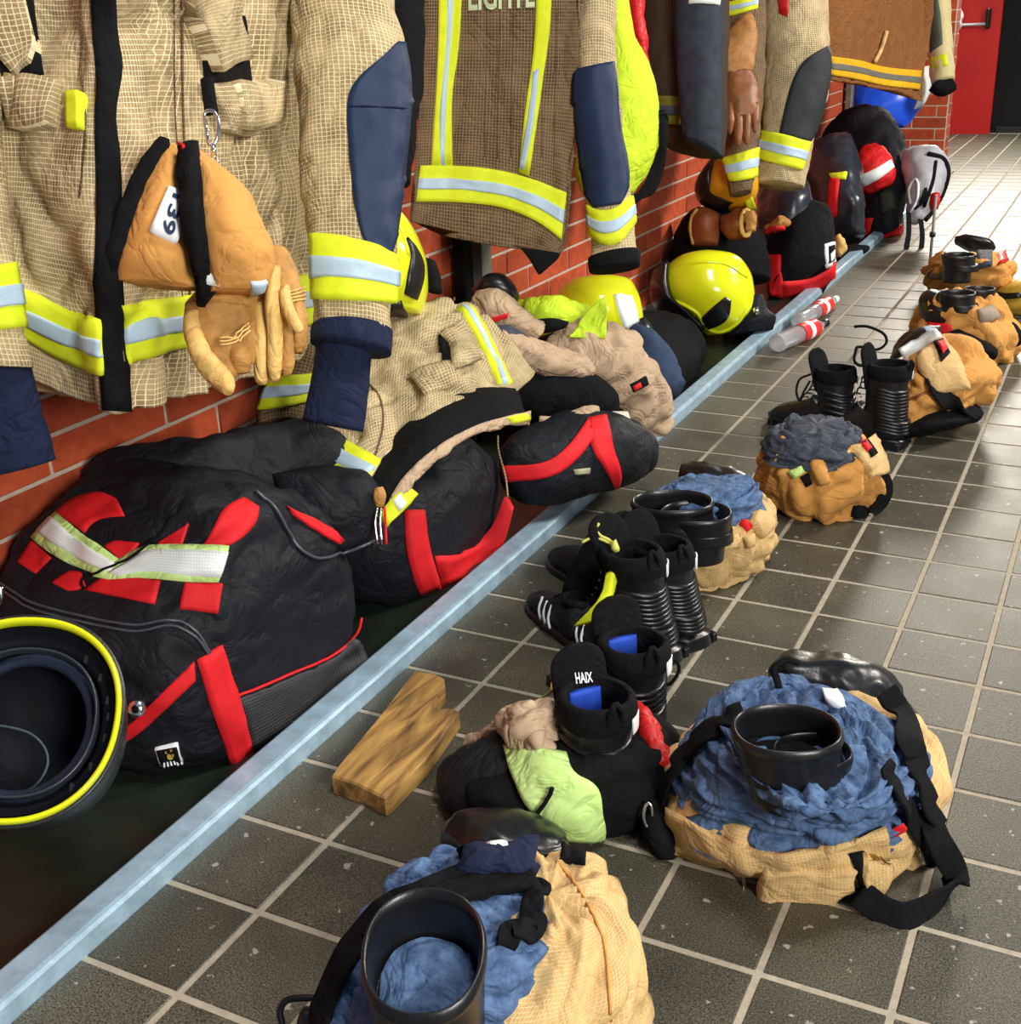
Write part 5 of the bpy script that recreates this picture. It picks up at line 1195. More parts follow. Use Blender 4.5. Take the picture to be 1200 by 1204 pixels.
# ------------------------------------------------------------------ things on the tiles
def shell_z(root_, m, secs, name='trouser_shell', seed=0, amp=.010, fr=10, cap=(False, True), nu=110, nv=50, ridge=1.):
    return skin(name, secs_z(secs, 28), m, root_, nu=nu, nv=nv, disp=folds(amp * 1.1, 2.2, 2.2, seed), caps=cap)
def boot_mouth(root_, cx, cy, a_px, z, depth_ratio=.85, h=.10, m=None, tilt=0., name='boot', wall=.010, liner=None, skew=(0, 0), h_in=.09):
    """open rubber boot leg: rim ellipse centred on a picture point at height z"""
    c = PZ(cx, cy, z); l = PZ(cx - a_px, cy, z); r = PZ(cx + a_px, cy, z)
    a = (r - l) / 2; ra = np.linalg.norm(a); b = np.array([a[1], -a[0], 0]) * depth_ratio
    if b @ (CAM - c) < 0: b = -b
    def rg(s, dz, k=0.): return ring(c + np.array([skew[0] * k, skew[1] * k, dz]), a * s, b * s + np.array([0, 0, tilt * s]), 2.2, 28)
    R = [rg(.93, -h, 1), rg(.95, -h * .6, .6), rg(.97, -.03, .2), rg(1.0, -.014), rg(1.03, -.006), rg(1.02, .0), rg(.97, .004), rg(.92, .001), rg(.89, -.006), rg(.88, -.02), rg(.85, -.05), rg(.82, -h_in)]
    o = skin(name, np.array(R), m or RUBBER, root_, nu=64, nv=60, caps=(True, True), sign=1)
    if liner:
        skin('boot_lining', np.array([rg(.80, -h_in + .004), rg(.4, -h_in + .012), rg(.1, -h_in + .01)]), liner, root_, nu=40, nv=10, disp=cloth(.004, 30, seed=3), caps=(False, True))
    return o, c, a, b

# --- bundle 1, nearest, cut by the frame
u1 = root('turnout_bundle', 'tan turnout trousers folded down round open black boots, nearest, cut by frame', 'trousers', PZ(560, 1150), 'turnout trousers and boots set out in a row')
t1 = shell_z(u1, TAN, [(390, 1300, 738, 1150, .0, .15), (400, 1270, 742, 1120, .03, .155), (410, 1225, 738, 1090, .07, .15), (470, 1185, 728, 1055, .11, .125), (540, 1125, 710, 1030, .142, .10), (590, 1085, 692, 1020, .162, .07), (612, 1068, 676, 1030, .168, .04)], seed=101, amp=.012, fr=11)
l1 = skin('quilted_lining', secs_z([(368, 1255, 640, 1190, .02, .10), (378, 1215, 645, 1140, .07, .11), (395, 1170, 640, 1098, .115, .11), (425, 1125, 636, 1062, .15, .105), (462, 1078, 632, 1036, .175, .085), (480, 1062, 622, 1034, .18, .06)], 28), BLUE_LIN, u1, nu=110, nv=60, disp=folds(.009, 1.6, 6, 103), caps=(False, True))
m1, c_, a_, b_ = boot_mouth(u1, 498, 1119, 72, .215, 1.06, .09, liner=BLUE_LIN, h_in=.050, tilt=-.022)
skin('rear_boot', secs_px([(530, 988, 536, 960, 1.56, .02), (540, 1002, 548, 950, 1.55, .05), (580, 1012, 590, 952, 1.53, .07), (625, 1012, 632, 965, 1.52, .06), (655, 1010, 660, 978, 1.51, .04), (668, 1004, 669, 986, 1.51, .015)], 22), RUBBER, u1, nu=50, nv=40, disp=cloth(.006, 14, seed=104))
wb = decal('collar', [l1], [(541, 1004), (580, 1002), (628, 1002)], [(542, 1032), (580, 1038), (630, 1030)], NAVY, u1, n=14, k=8, off=.012, th=.008, puffy=.006)
decal('size_tag', [l1], [(570, 1007), (575, 1024)], [(594, 1005), (598, 1021)], SILVER_W, u1, n=5, k=5, off=.022, label='small white tag')
decal('inner_waist', [l1], [(462, 1070), (515, 1044), (560, 1036), (630, 1034)], [(480, 1096), (540, 1064), (590, 1052), (642, 1048)], BLACK, u1, n=20, k=8, off=.006, th=.006, smooth_it=8)
strap_on('pull_strap', [l1, t1], [(638, 1046), (628, 1075), (610, 1100), (588, 1106)], .024, .005, BLACK, u1, off=.010)
tb1 = decal('waist_tab', [t1], [(585, 1108), (605, 1100), (618, 1098)], [(590, 1124), (606, 1120), (622, 1108)], TAN, u1, n=8, k=6, off=.010, th=.004, puffy=.006)
strap_on('suspender', [l1, t1], [(545, 1036), (505, 1052), (465, 1068), (436, 1092), (410, 1130), (392, 1170), (374, 1215)], .034, .008, BLACK, u1, off=.004)
tube('buckle_loop', [P(x, y, 1.33) for x, y in ((330, 1185), (345, 1174), (400, 1176), (425, 1192), (428, 1208), (410, 1212), (340, 1212), (331, 1200))], .004, RUBBER, u1, closed=True, smooth_n=40)
skin('buckle', secs_px([(352, 1190, 358, 1184, 1.325, .008), (348, 1206, 405, 1190, 1.325, .015), (350, 1220, 425, 1206, 1.325, .015)], 16), RUBBER, u1, nu=24, nv=16)
cord('seam', [t1], [(655, 1012), (690, 1060), (712, 1120), (718, 1200)], .0018, TAN_P, u1, n=24)
decal('black_hem', [t1], [(660, 1000), (676, 1006), (688, 1010)], [(656, 1010), (672, 1016), (688, 1018)], BLACK, u1, n=8, k=4, off=.008)

# --- bundle 2
u2 = root('turnout_bundle', 'tan turnout bundle with broad blue lining collar round a black boot, beside cutout board', 'trousers', PZ(940, 970), 'turnout trousers and boots set out in a row')
u2['label'] = 'complete tan turnout bundle with broad blue lining and trailing black straps'
t2 = shell_z(u2, TAN, [(800, 972, 1080, 945, .0, .155), (790, 962, 1092, 935, .02, .165), (780, 945, 1098, 915, .055, .165), (785, 925, 1098, 885, .09, .15), (810, 905, 1090, 855, .115, .13), (850, 890, 1070, 845, .13, .10)], seed=111, amp=.012, fr=10)
l2 = skin('quilted_lining', secs_z([(782, 955, 1085, 905, .05, .168), (786, 940, 1082, 898, .08, .160), (804, 918, 1072, 876, .12, .148), (826, 894, 1056, 862, .155, .158), (846, 882, 1040, 862, .182, .152), (860, 878, 1024, 866, .200, .140), (878, 874, 1008, 866, .205, .122)], 28), BLUE_LIN, u2, nu=150, nv=80, disp=folds(.016, 1.5, 8, 112), caps=(False, True))
m2, c_, a_, b_ = boot_mouth(u2, 925, 858, 64, .245, .85, .085, liner=BLACK, h_in=.045, skew=(.02, 0))
m2b, c_, a_, b_ = boot_mouth(u2, 955, 884, 46, .215, .8, .05, name='boot', skew=(.01, 0))
skin('rear_boot', secs_px([(906, 800, 916, 780, 1.92, .02), (925, 818, 930, 768, 1.91, .06), (965, 840, 975, 768, 1.90, .08), (1010, 850, 1020, 776, 1.89, .08), (1042, 846, 1046, 790, 1.88, .05), (1056, 830, 1058, 804, 1.88, .02)], 22), RUBBER, u2, nu=54, nv=44, disp=cloth(.009, 12, seed=113))
cord('boot_loop', [l2], [(908, 808), (907, 792), (920, 782), (935, 786)], .005, BLACK, u2, n=14, off=.02)
skin('waist_lining', secs_px([(1030, 870, 1046, 818, 1.80, .02), (1050, 885, 1072, 830, 1.79, .03), (1066, 900, 1084, 850, 1.78, .03), (1072, 915, 1086, 880, 1.77, .02)], 16), SLATE, u2, nu=30, nv=24, disp=cloth(.006, 14, seed=114))
decal('size_tag', [u2_ for u2_ in (l2,)], [(972, 816), (976, 831)], [(991, 818), (994, 833)], SILVER_W, u2, n=5, k=5, off=.016, label='small white tag')
S2 = [l2, t2]
strap_on('suspender', S2, [(1040, 818), (1058, 850), (1068, 890), (1080, 940), (1094, 975)], .036, .005, BLACK, u2, off=.012)
side2 = RGT * .8 + FWD * .3
strap('suspender', [P(1088, 950, 1.52), P(1104, 990, 1.50), PZ(1124, 1030, .02), PZ(1112, 1052, .012), PZ(1094, 1066, .012), PZ(1064, 1078, .012), PZ(1034, 1068, .014), PZ(1010, 1050, .03)], .036, .005, BLACK, u2, side=[side2, side2, side2, UPV, UPV, UPV], n=44)
strap_on('suspender', S2, [(1040, 908), (1056, 940), (1072, 968), (1096, 1005), (1108, 1035)], .030, .005, BLACK, u2, off=.008)
strap_on('suspender', S2, [(866, 842), (836, 862), (806, 892), (788, 925), (776, 955), (780, 990)], .034, .006, BLACK, u2, off=.006)
skin('black_braces', secs_px([(758, 952, 790, 925, 1.64, .02), (754, 975, 794, 965, 1.62, .03), (762, 1000, 795, 990, 1.61, .03), (775, 1010, 792, 1008, 1.60, .01)], 16), BLACK, u2, nu=24, nv=20, disp=cloth(.005, 16, seed=115))
tube('metal_ring', [P(762 + 5 * math.cos(a), 958 + 14 * math.sin(a), 1.60) for a in np.linspace(0, 6.283, 13)[:-1]], .0025, CHROME, u2, closed=True, smooth_n=24)
F2 = [t2, l2]
hem = decal('waistband', [t2, l2], [(788, 950), (830, 975), (880, 996), (925, 1002), (985, 992), (1038, 974)], [(790, 998), (835, 1014), (885, 1026), (930, 1032), (990, 1024), (1046, 1004)], TAN, u2, n=34, k=7, off=.004, th=.004)
dk = decal('hanging_flap', [t2], [(898, 1014), (940, 1018), (1000, 1016)], [(898, 1054), (940, 1060), (998, 1054)], TAN, u2, n=14, k=7, off=.010, th=.004)
lp = decal('loop_patch', [t2, l2], [(994, 1004), (1004, 1026), (1013, 1047)], [(1010, 998), (1022, 1022), (1030, 1038)], BLACK, u2, n=8, k=5, off=.014)
decal('belt_loop', [t2, l2], [(1002, 1003), (1018, 1000), (1030, 1002)], [(1012, 1046), (1024, 1042), (1034, 1028)], TAN, u2, n=10, k=7, off=.018, th=.005)
decal('red_mark', [l2], [(1050, 974), (1053, 984)], [(1054, 972), (1057, 982)], RED, u2, n=4, k=3, off=.012, label='tiny red mark')
tube('draw_rod', [P(874, 1030, 1.55), P(876, 1052, 1.54), P(878, 1079, 1.53)], .0028, CHROME, u2)

# --- bundle 3
u3 = root('turnout_bundle', 'tan turnout bundle with blue lining behind the tall ribbed boots', 'trousers', PZ(825, 670), 'turnout trousers and boots set out in a row')
t3 = shell_z(u3, TAN, [(765, 680, 886, 655, .0, .10), (756, 668, 898, 645, .02, .11), (752, 650, 905, 625, .06, .115), (754, 630, 906, 606, .10, .11), (768, 608, 900, 588, .135, .09), (785, 600, 885, 580, .14, .06)], seed=121, amp=.012, fr=9, nu=90, nv=40)
l3 = skin('quilted_lining', secs_z([(756, 630, 896, 600, .09, .105), (764, 610, 893, 585, .13, .10), (780, 590, 886, 570, .165, .085), (800, 575, 880, 562, .18, .06)], 24), BLUE_LIN, u3, nu=70, nv=36, disp=folds(.012, 1.5, 5, 122), caps=(False, True))
m3, c_, a_, b_ = boot_mouth(u3, 790, 590, 48, .195, .72, .07, skew=(.02, 0), h_in=.05)
m3b, c_, a_, b_ = boot_mouth(u3, 818, 603, 42, .175, .8, .05, name='boot', skew=(.01, 0))
rb3 = skin('rear_boot', secs_px([(800, 562, 802, 546, 2.55, .02), (820, 578, 824, 545, 2.54, .05), (850, 588, 856, 548, 2.52, .06), (872, 590, 878, 558, 2.5, .05), (886, 582, 888, 566, 2.5, .02)], 20), RUBBER, u3, nu=44, nv=30, disp=cloth(.007, 12, seed=123))
decal('size_tag', [rb3], [(820, 562), (822, 571)], [(830, 561), (832, 570)], SILVER_W, u3, n=4, k=4, off=.004, label='small white tag')
decal('brand_badge', [t3, l3], [(868, 617), (878, 626)], [(874, 613), (884, 621)], RED, u3, n=4, k=4, off=.008, label='small red badge')
decal('belt_loop', [t3, l3], [(873, 632), (877, 644)], [(884, 626), (884, 640)], TAN, u3, n=5, k=4, off=.01, th=.005)
decal('tan_tab', [t3, l3], [(884, 602), (895, 606), (904, 616)], [(880, 616), (888, 628), (894, 634)], TAN, u3, n=8, k=5, off=.012, th=.005, puffy=.006)
decal('waistband', [t3, l3], [(754, 636), (790, 642), (830, 640), (866, 628)], [(754, 648), (790, 652), (830, 650), (868, 642)], TAN, u3, n=20, k=5, off=.006, th=.003)
strap('suspender', [P(848, 600, 2.42), P(860, 615, 2.38), P(876, 622, 2.36), P(892, 606, 2.40)], .03, .005, BLACK, u3, side=UPV, n=16)

# --- bundle 4
u4 = root('turnout_bundle', 'golden turnout bundle folded with slate lining up, red badge on waistband, before laced boots', 'trousers', PZ(965, 580), 'turnout trousers and boots set out in a row')
t4 = shell_z(u4, TAN_P, [(905, 596, 1026, 590, .0, .10), (893, 586, 1036, 580, .02, .115), (890, 566, 1040, 560, .07, .12), (893, 545, 1036, 538, .12, .11), (905, 525, 1020, 518, .16, .085), (920, 515, 1000, 508, .18, .05)], seed=131, amp=.014, fr=9, nu=90, nv=44)
l4 = skin('slate_lining', secs_z([(897, 540, 1010, 528, .135, .112), (902, 525, 1008, 515, .165, .10), (914, 508, 1004, 502, .19, .08), (928, 500, 990, 496, .20, .05)], 24), SLATE, u4, nu=70, nv=30, disp=folds(.012, 1.3, 4, 132), caps=(False, True))
decal('waistband', [t4, l4], [(1000, 524), (1012, 545), (1022, 562)], [(1024, 514), (1034, 535), (1040, 552)], TAN, u4, n=12, k=6, off=.008, th=.005)
bd = decal('badge', [t4, l4], [(1009, 523), (1021, 541)], [(1016, 519), (1028, 536)], BLACK, u4, n=5, k=4, off=.018, label='black badge with red print')
decal('badge_print', [t4, l4], [(1011, 525), (1020, 536)], [(1016, 522), (1025, 532)], RED, bd, n=4, k=4, off=.022)
decal('pocket_flap', [t4], [(948, 545), (958, 556), (962, 568)], [(966, 542), (972, 554), (974, 566)], TAN_P, u4, n=8, k=6, off=.010, th=.004, puffy=.006)
decal('dark_patch', [t4], [(941, 560), (948, 572)], [(950, 556), (955, 568)], BLACK, u4, n=5, k=4, off=.004)
decal('yellow_tab', [t4], [(926, 554), (933, 562)], [(942, 547), (946, 554)], LIME, u4, n=4, k=5, off=.008, label='small lime tab')
strap('suspender', [P(1022, 548, 2.62), P(1038, 560, 2.60), P(1042, 578, 2.60), P(1034, 594, 2.61), P(1018, 602, 2.61), P(1002, 600, 2.61)], .028, .005, BLACK, u4, side=RGT + UPV * .3, n=24)
cord('edging', [t4], [(893, 545), (915, 535), (945, 534), (975, 540), (1000, 530)], .004, TAN, u4, n=20)
# --- bundle 5
u5 = root('turnout_bundle', 'golden turnout bundle lying on its side with pleats, red badge and white band', 'trousers', PZ(1095, 490), 'turnout trousers and boots set out in a row')
t5 = skin('trouser_shell', secs_px([(1046, 510, 1052, 436, 3.12, .06), (1060, 517, 1068, 424, 3.12, .11), (1088, 506, 1094, 412, 3.13, .13), (1112, 490, 1116, 400, 3.16, .13), (1130, 484, 1132, 412, 3.2, .10), (1140, 478, 1141, 440, 3.24, .05)], 24), TAN_P, u5, nu=70, nv=50, disp=cloth(.018, 8, (1, 1, 1.6), 1.1, 141))
decal('waistband', [t5], [(1078, 420), (1090, 448), (1098, 462)], [(1112, 398), (1128, 430), (1138, 456)], TAN, u5, n=12, k=6, off=.008, th=.005)
bd = decal('badge', [t5], [(1098, 408), (1107, 428)], [(1110, 404), (1118, 420)], BLACK, u5, n=5, k=4, off=.018, label='black badge with red print')
decal('badge_print', [t5], [(1103, 411), (1109, 422)], [(1110, 409), (1115, 417)], RED, bd, n=4, k=4, off=.024)
decal('white_band', [t5], [(1060, 414), (1064, 422)], [(1104, 390), (1108, 399)], SILVER_W, u5, n=4, k=12, off=.006, th=.008, label='wide white band along the top edge')
strap('suspender', [P(1096, 444, 3.02), P(1108, 465, 3.0), P(1124, 480, 3.0), P(1138, 488, 3.04)], .05, .007, BLACK, u5, side=RGT - UPV * .5, n=20)
strap('suspender', [P(1128, 425, 3.12), P(1140, 450, 3.1), P(1143, 475, 3.08), P(1132, 492, 3.04), P(1100, 500, 3.0)], .03, .006, BLACK, u5, side=RGT + FWD * .5, n=26)
skin('black_base', secs_px([(1060, 516, 1064, 500, 3.06, .04), (1090, 512, 1094, 486, 3.04, .07), (1125, 500, 1128, 478, 3.08, .06), (1140, 486, 1142, 474, 3.12, .03)], 18), BLACK, u5, nu=36, nv=26, disp=cloth(.008, 12, seed=143))
bt5 = skin('boot_top', secs_px([(1048, 424, 1056, 406, 3.34, .03), (1056, 420, 1072, 386, 3.34, .06), (1072, 412, 1100, 382, 3.34, .07), (1092, 402, 1106, 388, 3.34, .03)], 20), LEATHER, u5, nu=36, nv=26, disp=cloth(.008, 12, seed=144))
decal('grey_patch', [bt5], [(1086, 384), (1086, 402)], [(1098, 386), (1100, 400)], SILVER, u5, n=5, k=4, off=.004)
cord('pleat', [t5], [(1056, 442), (1080, 437), (1088, 440)], .004, BROWN_L, u5, n=14)
cord('pleat', [t5], [(1056, 474), (1080, 466), (1094, 458)], .004, BROWN_L, u5, n=14)
# --- bundle 6
u6 = root('turnout_bundle', 'golden turnout bundle with round open boot beside its tan leg, second farthest of row', 'trousers', PZ(1135, 415), 'turnout trousers and boots set out in a row')
t6 = shell_z(u6, TAN_P, [(1094, 420, 1182, 412, .0, .14), (1084, 408, 1190, 400, .03, .16), (1080, 392, 1188, 382, .08, .16), (1084, 375, 1180, 364, .13, .14), (1094, 358, 1168, 348, .18, .10), (1104, 350, 1158, 344, .19, .06)], seed=151, amp=.020, fr=7, nu=80, nv=40)
m6, *_ = boot_mouth(u6, 1125, 345, 22, .215, .8, .05, skew=(.02, 0), h_in=.05)
m6b, *_ = boot_mouth(u6, 1152, 340, 18, .21, .8, .05, name='boot')
sb6 = skin('side_boot', secs_px([(1088, 366, 1096, 352, 3.78, .04), (1085, 380, 1114, 352, 3.72, .08), (1088, 392, 1122, 366, 3.70, .09), (1100, 396, 1124, 384, 3.70, .05)], 20), RUBBER, u6, nu=36, nv=26)
decal('red_panel', [t6, sb6], [(1092, 378), (1094, 390)], [(1118, 382), (1120, 392)], RED, u6, n=4, k=6, off=.01)
skin('black_base', secs_px([(1108, 412, 1112, 392, 3.68, .05), (1125, 425, 1128, 388, 3.64, .09), (1150, 430, 1152, 402, 3.62, .09), (1166, 424, 1168, 410, 3.62, .04)], 18), BLACK, u6, nu=30, nv=24, disp=cloth(.01, 9, seed=152))
skin('black_side', secs_px([(1168, 400, 1176, 372, 3.72, .04), (1180, 412, 1188, 378, 3.70, .07), (1190, 412, 1195, 392, 3.72, .04)], 18), BLACK, u6, nu=30, nv=20, disp=cloth(.01, 10, seed=153))
decal('grey_flap', [t6], [(1148, 364), (1152, 384)], [(1166, 358), (1176, 372)], mat('pale brown lining', (.34, .27, .2), .8), u6, n=6, k=6, off=.01, puffy=.01)
skin('waistband', secs_px([(1118, 362, 1122, 356, 3.66, .03), (1140, 385, 1150, 366, 3.62, .04), (1158, 412, 1170, 384, 3.62, .04), (1168, 416, 1176, 400, 3.64, .02)], 16), TAN_P, u6, nu=30, nv=26, disp=cloth(.008, 12, seed=154))
# --- bundle 7
u7 = root('turnout_bundle', 'farthest golden turnout bundle of the row, small red badge at its right', 'trousers', PZ(1140, 335), 'turnout trousers and boots set out in a row')
t7 = shell_z(u7, TAN_P, [(1098, 345, 1180, 342, .0, .15), (1090, 336, 1186, 334, .04, .17), (1090, 324, 1186, 318, .10, .16), (1098, 312, 1182, 304, .15, .13), (1110, 304, 1172, 298, .18, .08)], seed=161, amp=.020, fr=6, nu=70, nv=34)
boot_mouth(u7, 1127, 300, 20, .215, .8, .05, skew=(.02, 0))
skin('rear_boot', secs_px([(1122, 286, 1126, 280, 4.95, .03), (1138, 294, 1142, 277, 4.92, .08), (1158, 298, 1162, 283, 4.9, .07), (1166, 296, 1168, 290, 4.9, .03)], 18), RUBBER, u7, nu=36, nv=24)
decal('grey_band', [t7], [(1092, 316), (1100, 320), (1130, 318)], [(1092, 322), (1104, 328), (1130, 326)], mat('grey brown band', (.12, .10, .07), .7), u7, n=8, k=4, off=.012)
decal('badge', [t7], [(1171, 297), (1173, 311)], [(1178, 295), (1182, 308)], RED_S, u7, n=5, k=4, off=.012, label='small red badge')
decal('slate_side', [t7], [(1148, 296), (1150, 316)], [(1166, 296), (1166, 312)], SLATE, u7, n=6, k=5, off=.008)
# --- amber thing at the frame edge
hE, sE = helmet('yellow fire helmet with black stripe lying at the right frame edge', [(1176, 338, 1196, 328, 4.25, .04), (1170, 346, 1222, 330, 4.25, .12), (1169, 354, 1232, 345, 4.25, .14), (1172, 366, 1232, 366, 4.25, .13), (1180, 372, 1225, 374, 4.25, .08)], mat('gold shell', (.75, .48, .06), .3, spec=.5), nu=40, nv=24)
decal('black_stripe', [sE], [(1170, 344), (1185, 346), (1200, 344)], [(1171, 350), (1185, 352), (1200, 350)], RUBBER, hE, n=8, k=4, off=.006, th=.01)

# ------------------------------------------------------------------ laced boots
def laced_boot(label, heel, toe_dir, h=.235, s=1., lean=(0, 0), group=None, ribs=9, laces=BLACK, tag=True, mouth=True, name='laced_boot', blue=False, white_logo=False):
    """heel = point on the floor under the shaft; toe_dir = unit floor direction of the toe"""
    hp = np.array([heel[0], heel[1], 0.]); f = np.array([toe_dir[0], toe_dir[1], 0.]); f /= np.linalg.norm(f)
    w = np.array([-f[1], f[0], 0.]); up = np.array([0, 0, 1.]); ln = np.array([lean[0], lean[1], 0.])
    def T(x, y, z): return hp + (f * x + w * y + up * z) * s + ln * (z / h)
    def D(x, y, z): return (f * x + w * y + up * z) * s
    o = root(name, label, 'boot', hp, group)
    H = h / s
    R = [ring(T(-.006, 0, H + .004), D(0, .045, 0), D(.050, 0, -.004), 2.2, 24), ring(T(-.004, 0, H - .012), D(0, .049, 0), D(.054, 0, 0), 2.2, 24),
         ring(T(0, 0, H * .72), D(0, .046, 0), D(.052, 0, 0), 2.2, 24), ring(T(0, 0, H * .5), D(0, .044, 0), D(.052, 0, .0), 2.2, 24),
         ring(T(.002, 0, .085), D(0, .042, 0), D(.058, 0, .012), 2.2, 24), ring(T(.016, 0, .062), D(0, .041, 0), D(.062, 0, .045), 2.3, 24),
         ring(T(.065, 0, .052), D(0, .043, 0), D(.022, 0, .046), 2.4, 24), ring(T(.12, 0, .042), D(0, .048, 0), D(.008, 0, .034), 2.5, 24),
         ring(T(.17, 0, .036), D(0, .048, 0), D(.002, 0, .028), 2.5, 24), ring(T(.205, 0, .030), D(0, .036, 0), D(-.004, 0, .020), 2.4, 24), ring(T(.222, 0, .024), D(0, .016, 0), D(-.004, 0, .010), 2.2, 24)]
    up_ = skin('upper', np.array(R), LEATHER, o, nu=48, nv=70, disp=cloth(.0025, 26, seed=len(WV)), caps=(False, True))
    # padded collar with the dark mouth
    Rc = [ring(T(-.006, 0, H - .028), D(0, .050, 0), D(.055, 0, 0), 2.2, 24), ring(T(-.006, 0, H - .010), D(0, .054, 0), D(.058, 0, 0), 2.2, 24), ring(T(-.006, 0, H + .006), D(0, .051, 0), D(.055, 0, -.003), 2.2, 24),
          ring(T(-.006, 0, H + .010), D(0, .044, 0), D(.048, 0, -.003), 2.2, 24), ring(T(-.006, 0, H + .002), D(0, .039, 0), D(.043, 0, 0), 2.2, 24), ring(T(-.004, 0, H - .05), D(0, .034, 0), D(.040, 0, 0), 2.2, 24)]
    skin('collar', np.array(Rc), BLACK, o, nu=44, nv=30, caps=(False, True), sign=1)
    # tongue standing above the collar
    tng = skin('tongue', np.array([ring(T(.040, 0, H - .06), D(0, .036, 0), D(.008, 0, 0), 3, 16), ring(T(.046, 0, H), D(0, .041, 0), D(.008, 0, 0), 3, 16), ring(T(.052, 0, H + .03), D(0, .040, 0), D(.007, 0, 0), 3, 16), ring(T(.055, 0, H + .045), D(0, .030, 0), D(.006, 0, 0), 3, 16), ring(T(.055, 0, H + .054), D(0, .014, 0), D(.004, 0, 0), 3, 16)]), BLACK, o, nu=24, nv=14)
    if blue:
        skin('blue_lining', np.array([ring(T(.026, 0, H - .05), D(0, .024, 0), D(.006, 0, 0), 3, 14), ring(T(.030, 0, H - .004), D(0, .024, 0), D(.005, 0, 0), 3, 14)]), mat('blue boot lining', (.02, .08, .55), .7), o, nu=20, nv=8)
    # flex ribs round the back of the shaft
    for k in range(ribs):
        z = .05 + (H - .10) * k / max(1, ribs - 1)
        rr = .049 + (.007 if z < .08 else 0)
        pts = [T(-.001 - rr * math.cos(a) * 1.03, (.0435 if z > .08 else .041) * math.sin(a) * 1.05, z - .010 * math.cos(a)) for a in np.linspace(-1.75, 1.75, 15)]
        tube('rib', pts, .0066 * s, RUBBER, o, ns=6)
    # sole with heel and tread
    out = [(-.058, 0), (-.052, .030), (-.02, .040), (.03, .036), (.09, .044), (.15, .052), (.20, .040), (.228, .018), (.234, 0)]
    out = out + [(x, -y) for x, y in out[-2:0:-1]]
    S = np.array([[T(x, y * 1.04, z) for x, y in out] for z in (.0, .004, .018, .024)])
    S[0] = S[1] * 1.0; S[0][:, 2] = .0005
    skin('sole', S, RUBBER, o, nu=60, nv=6, caps=(True, True))
    for k in range(10):
        x = -.045 + .027 * k
        for sg in (-1, 1):
            obox('tread_lug', T(x, sg * (.040 if x < .05 else .046), .009), D(.008, 0, 0), D(0, .006, 0), D(0, 0, .0085), RUBBER, o, bev=.001)
    # laces and eyelets on the instep
    for k in range(6):
        t = k / 5.; x = .058 + .052 * t ** 1.6; z = H * .80 * (1 - t) + .085 * t
        tube('lace', [T(x, -.024, z), T(x + .006, 0, z + .006), T(x, .024, z)], .0022 * s, laces, o, ns=6, smooth_n=8)
    for sg in (-1, 1):
        for k in range(5):
            t = k / 4.; x = .050 + .05 * t ** 1.6; z = H * .86 * (1 - t) + .085 * t
            obox('eyelet', T(x, sg * .030, z), D(.002, 0, 0), D(0, .0015, 0), D(0, 0, .002), STEEL_D, o, bev=.0005)
    # pull loop at the back and the white reflector
    tube('pull_loop', [T(-.056, -.012, H - .02), T(-.066, -.008, H + .012), T(-.062, 0, H + .024), T(-.066, .008, H + .012), T(-.056, .012, H - .02)], .004 * s, BLACK, o, ns=6, smooth_n=14)
    if tag:
        for sg in (-1,):
            pts = [T(-.008 - .055 * math.cos(a) * 1.06, sg * .050 * math.sin(a) * 1.08, H - .022) for a in np.linspace(.55, 1.05, 6)]
            strap('white_tab', pts, .024 * s, .003, WHITE, o, side=up, n=8, label='white reflective tab')
    return o, T, D, up_
td = np.array([-.82, .45])
pbA = laced_boot('tall black boot with ribbed back, the front left of the upright pair beside the blue lined bundle', PZ(765, 768)[:2], td, h=.19, s=.98, lean=(-.035, -.01), group='tall ribbed boots', ribs=12)
pbA[0]['label'] = 'tall ribbed black boot of the pair behind yellow laces, nearer the camera'
pbB = laced_boot('tall ribbed black boot of the same pair, touching the blue and tan bundle', PZ(800, 750)[:2], td, h=.175, s=.95, lean=(-.035, -.01), group='tall ribbed boots', ribs=12)
pcA = laced_boot('black laced boot with blue collar and white tab, rising from lime garment', PZ(700, 950)[:2], np.array([-.75, .66]), h=.18, s=1.0, group='boots in the black heap', ribs=8, blue=True)
pcB = laced_boot('black laced boot with blue collar directly behind the lime garment heap', PZ(742, 868)[:2], np.array([-.75, .66]), h=.165, s=1.0, group='boots in the black heap', ribs=8, blue=True)
H_ = .215
for bt_, txt in ((pcA, 'HAIX'),):
    T, D = bt_[1], bt_[2]
    lab = [PIX(T(.030, y, z)) for y, z in ((0, 0),)]
    o = bt_[0]
    tg_ = [c for c in o.children if c.name.startswith('tongue')]
    letters('lettering', txt, tg_, [(674, 790), (694, 789), (696, 801), (676, 803)], SILVER_W, o, off=.004)
pdA = laced_boot('black laced boot with tall tongue standing left of the ribbed one, before the white banded bundle', PZ(985, 512)[:2], np.array([-.9, .35]), h=.17, s=.9, group='boots beyond the slate lined bundle', ribs=6, lean=(-.02, 0))
pdB = laced_boot('black boot showing its tall ribbed back beside the white banded bundle', PZ(1040, 522)[:2], np.array([-.95, .2]), h=.20, s=.95, group='boots beyond the slate lined bundle', ribs=13, lean=(-.01, 0))
pdA[0]['label'] = 'black laced boot standing left of the ribbed one, before the white banded bundle'
tube('loose_lace', [P(x, y, 3.1) for x, y in ((953, 440), (940, 446), (936, 460), (940, 472), (944, 462), (952, 448))], .003, BLACK, pdA[0], smooth_n=24)
tube('loose_lace', [P(x, y, 3.35) for x, y in ((1004, 384), (1020, 384), (1038, 392), (1042, 402), (1034, 410), (1020, 412))], .004, BLACK, pdB[0], smooth_n=24)
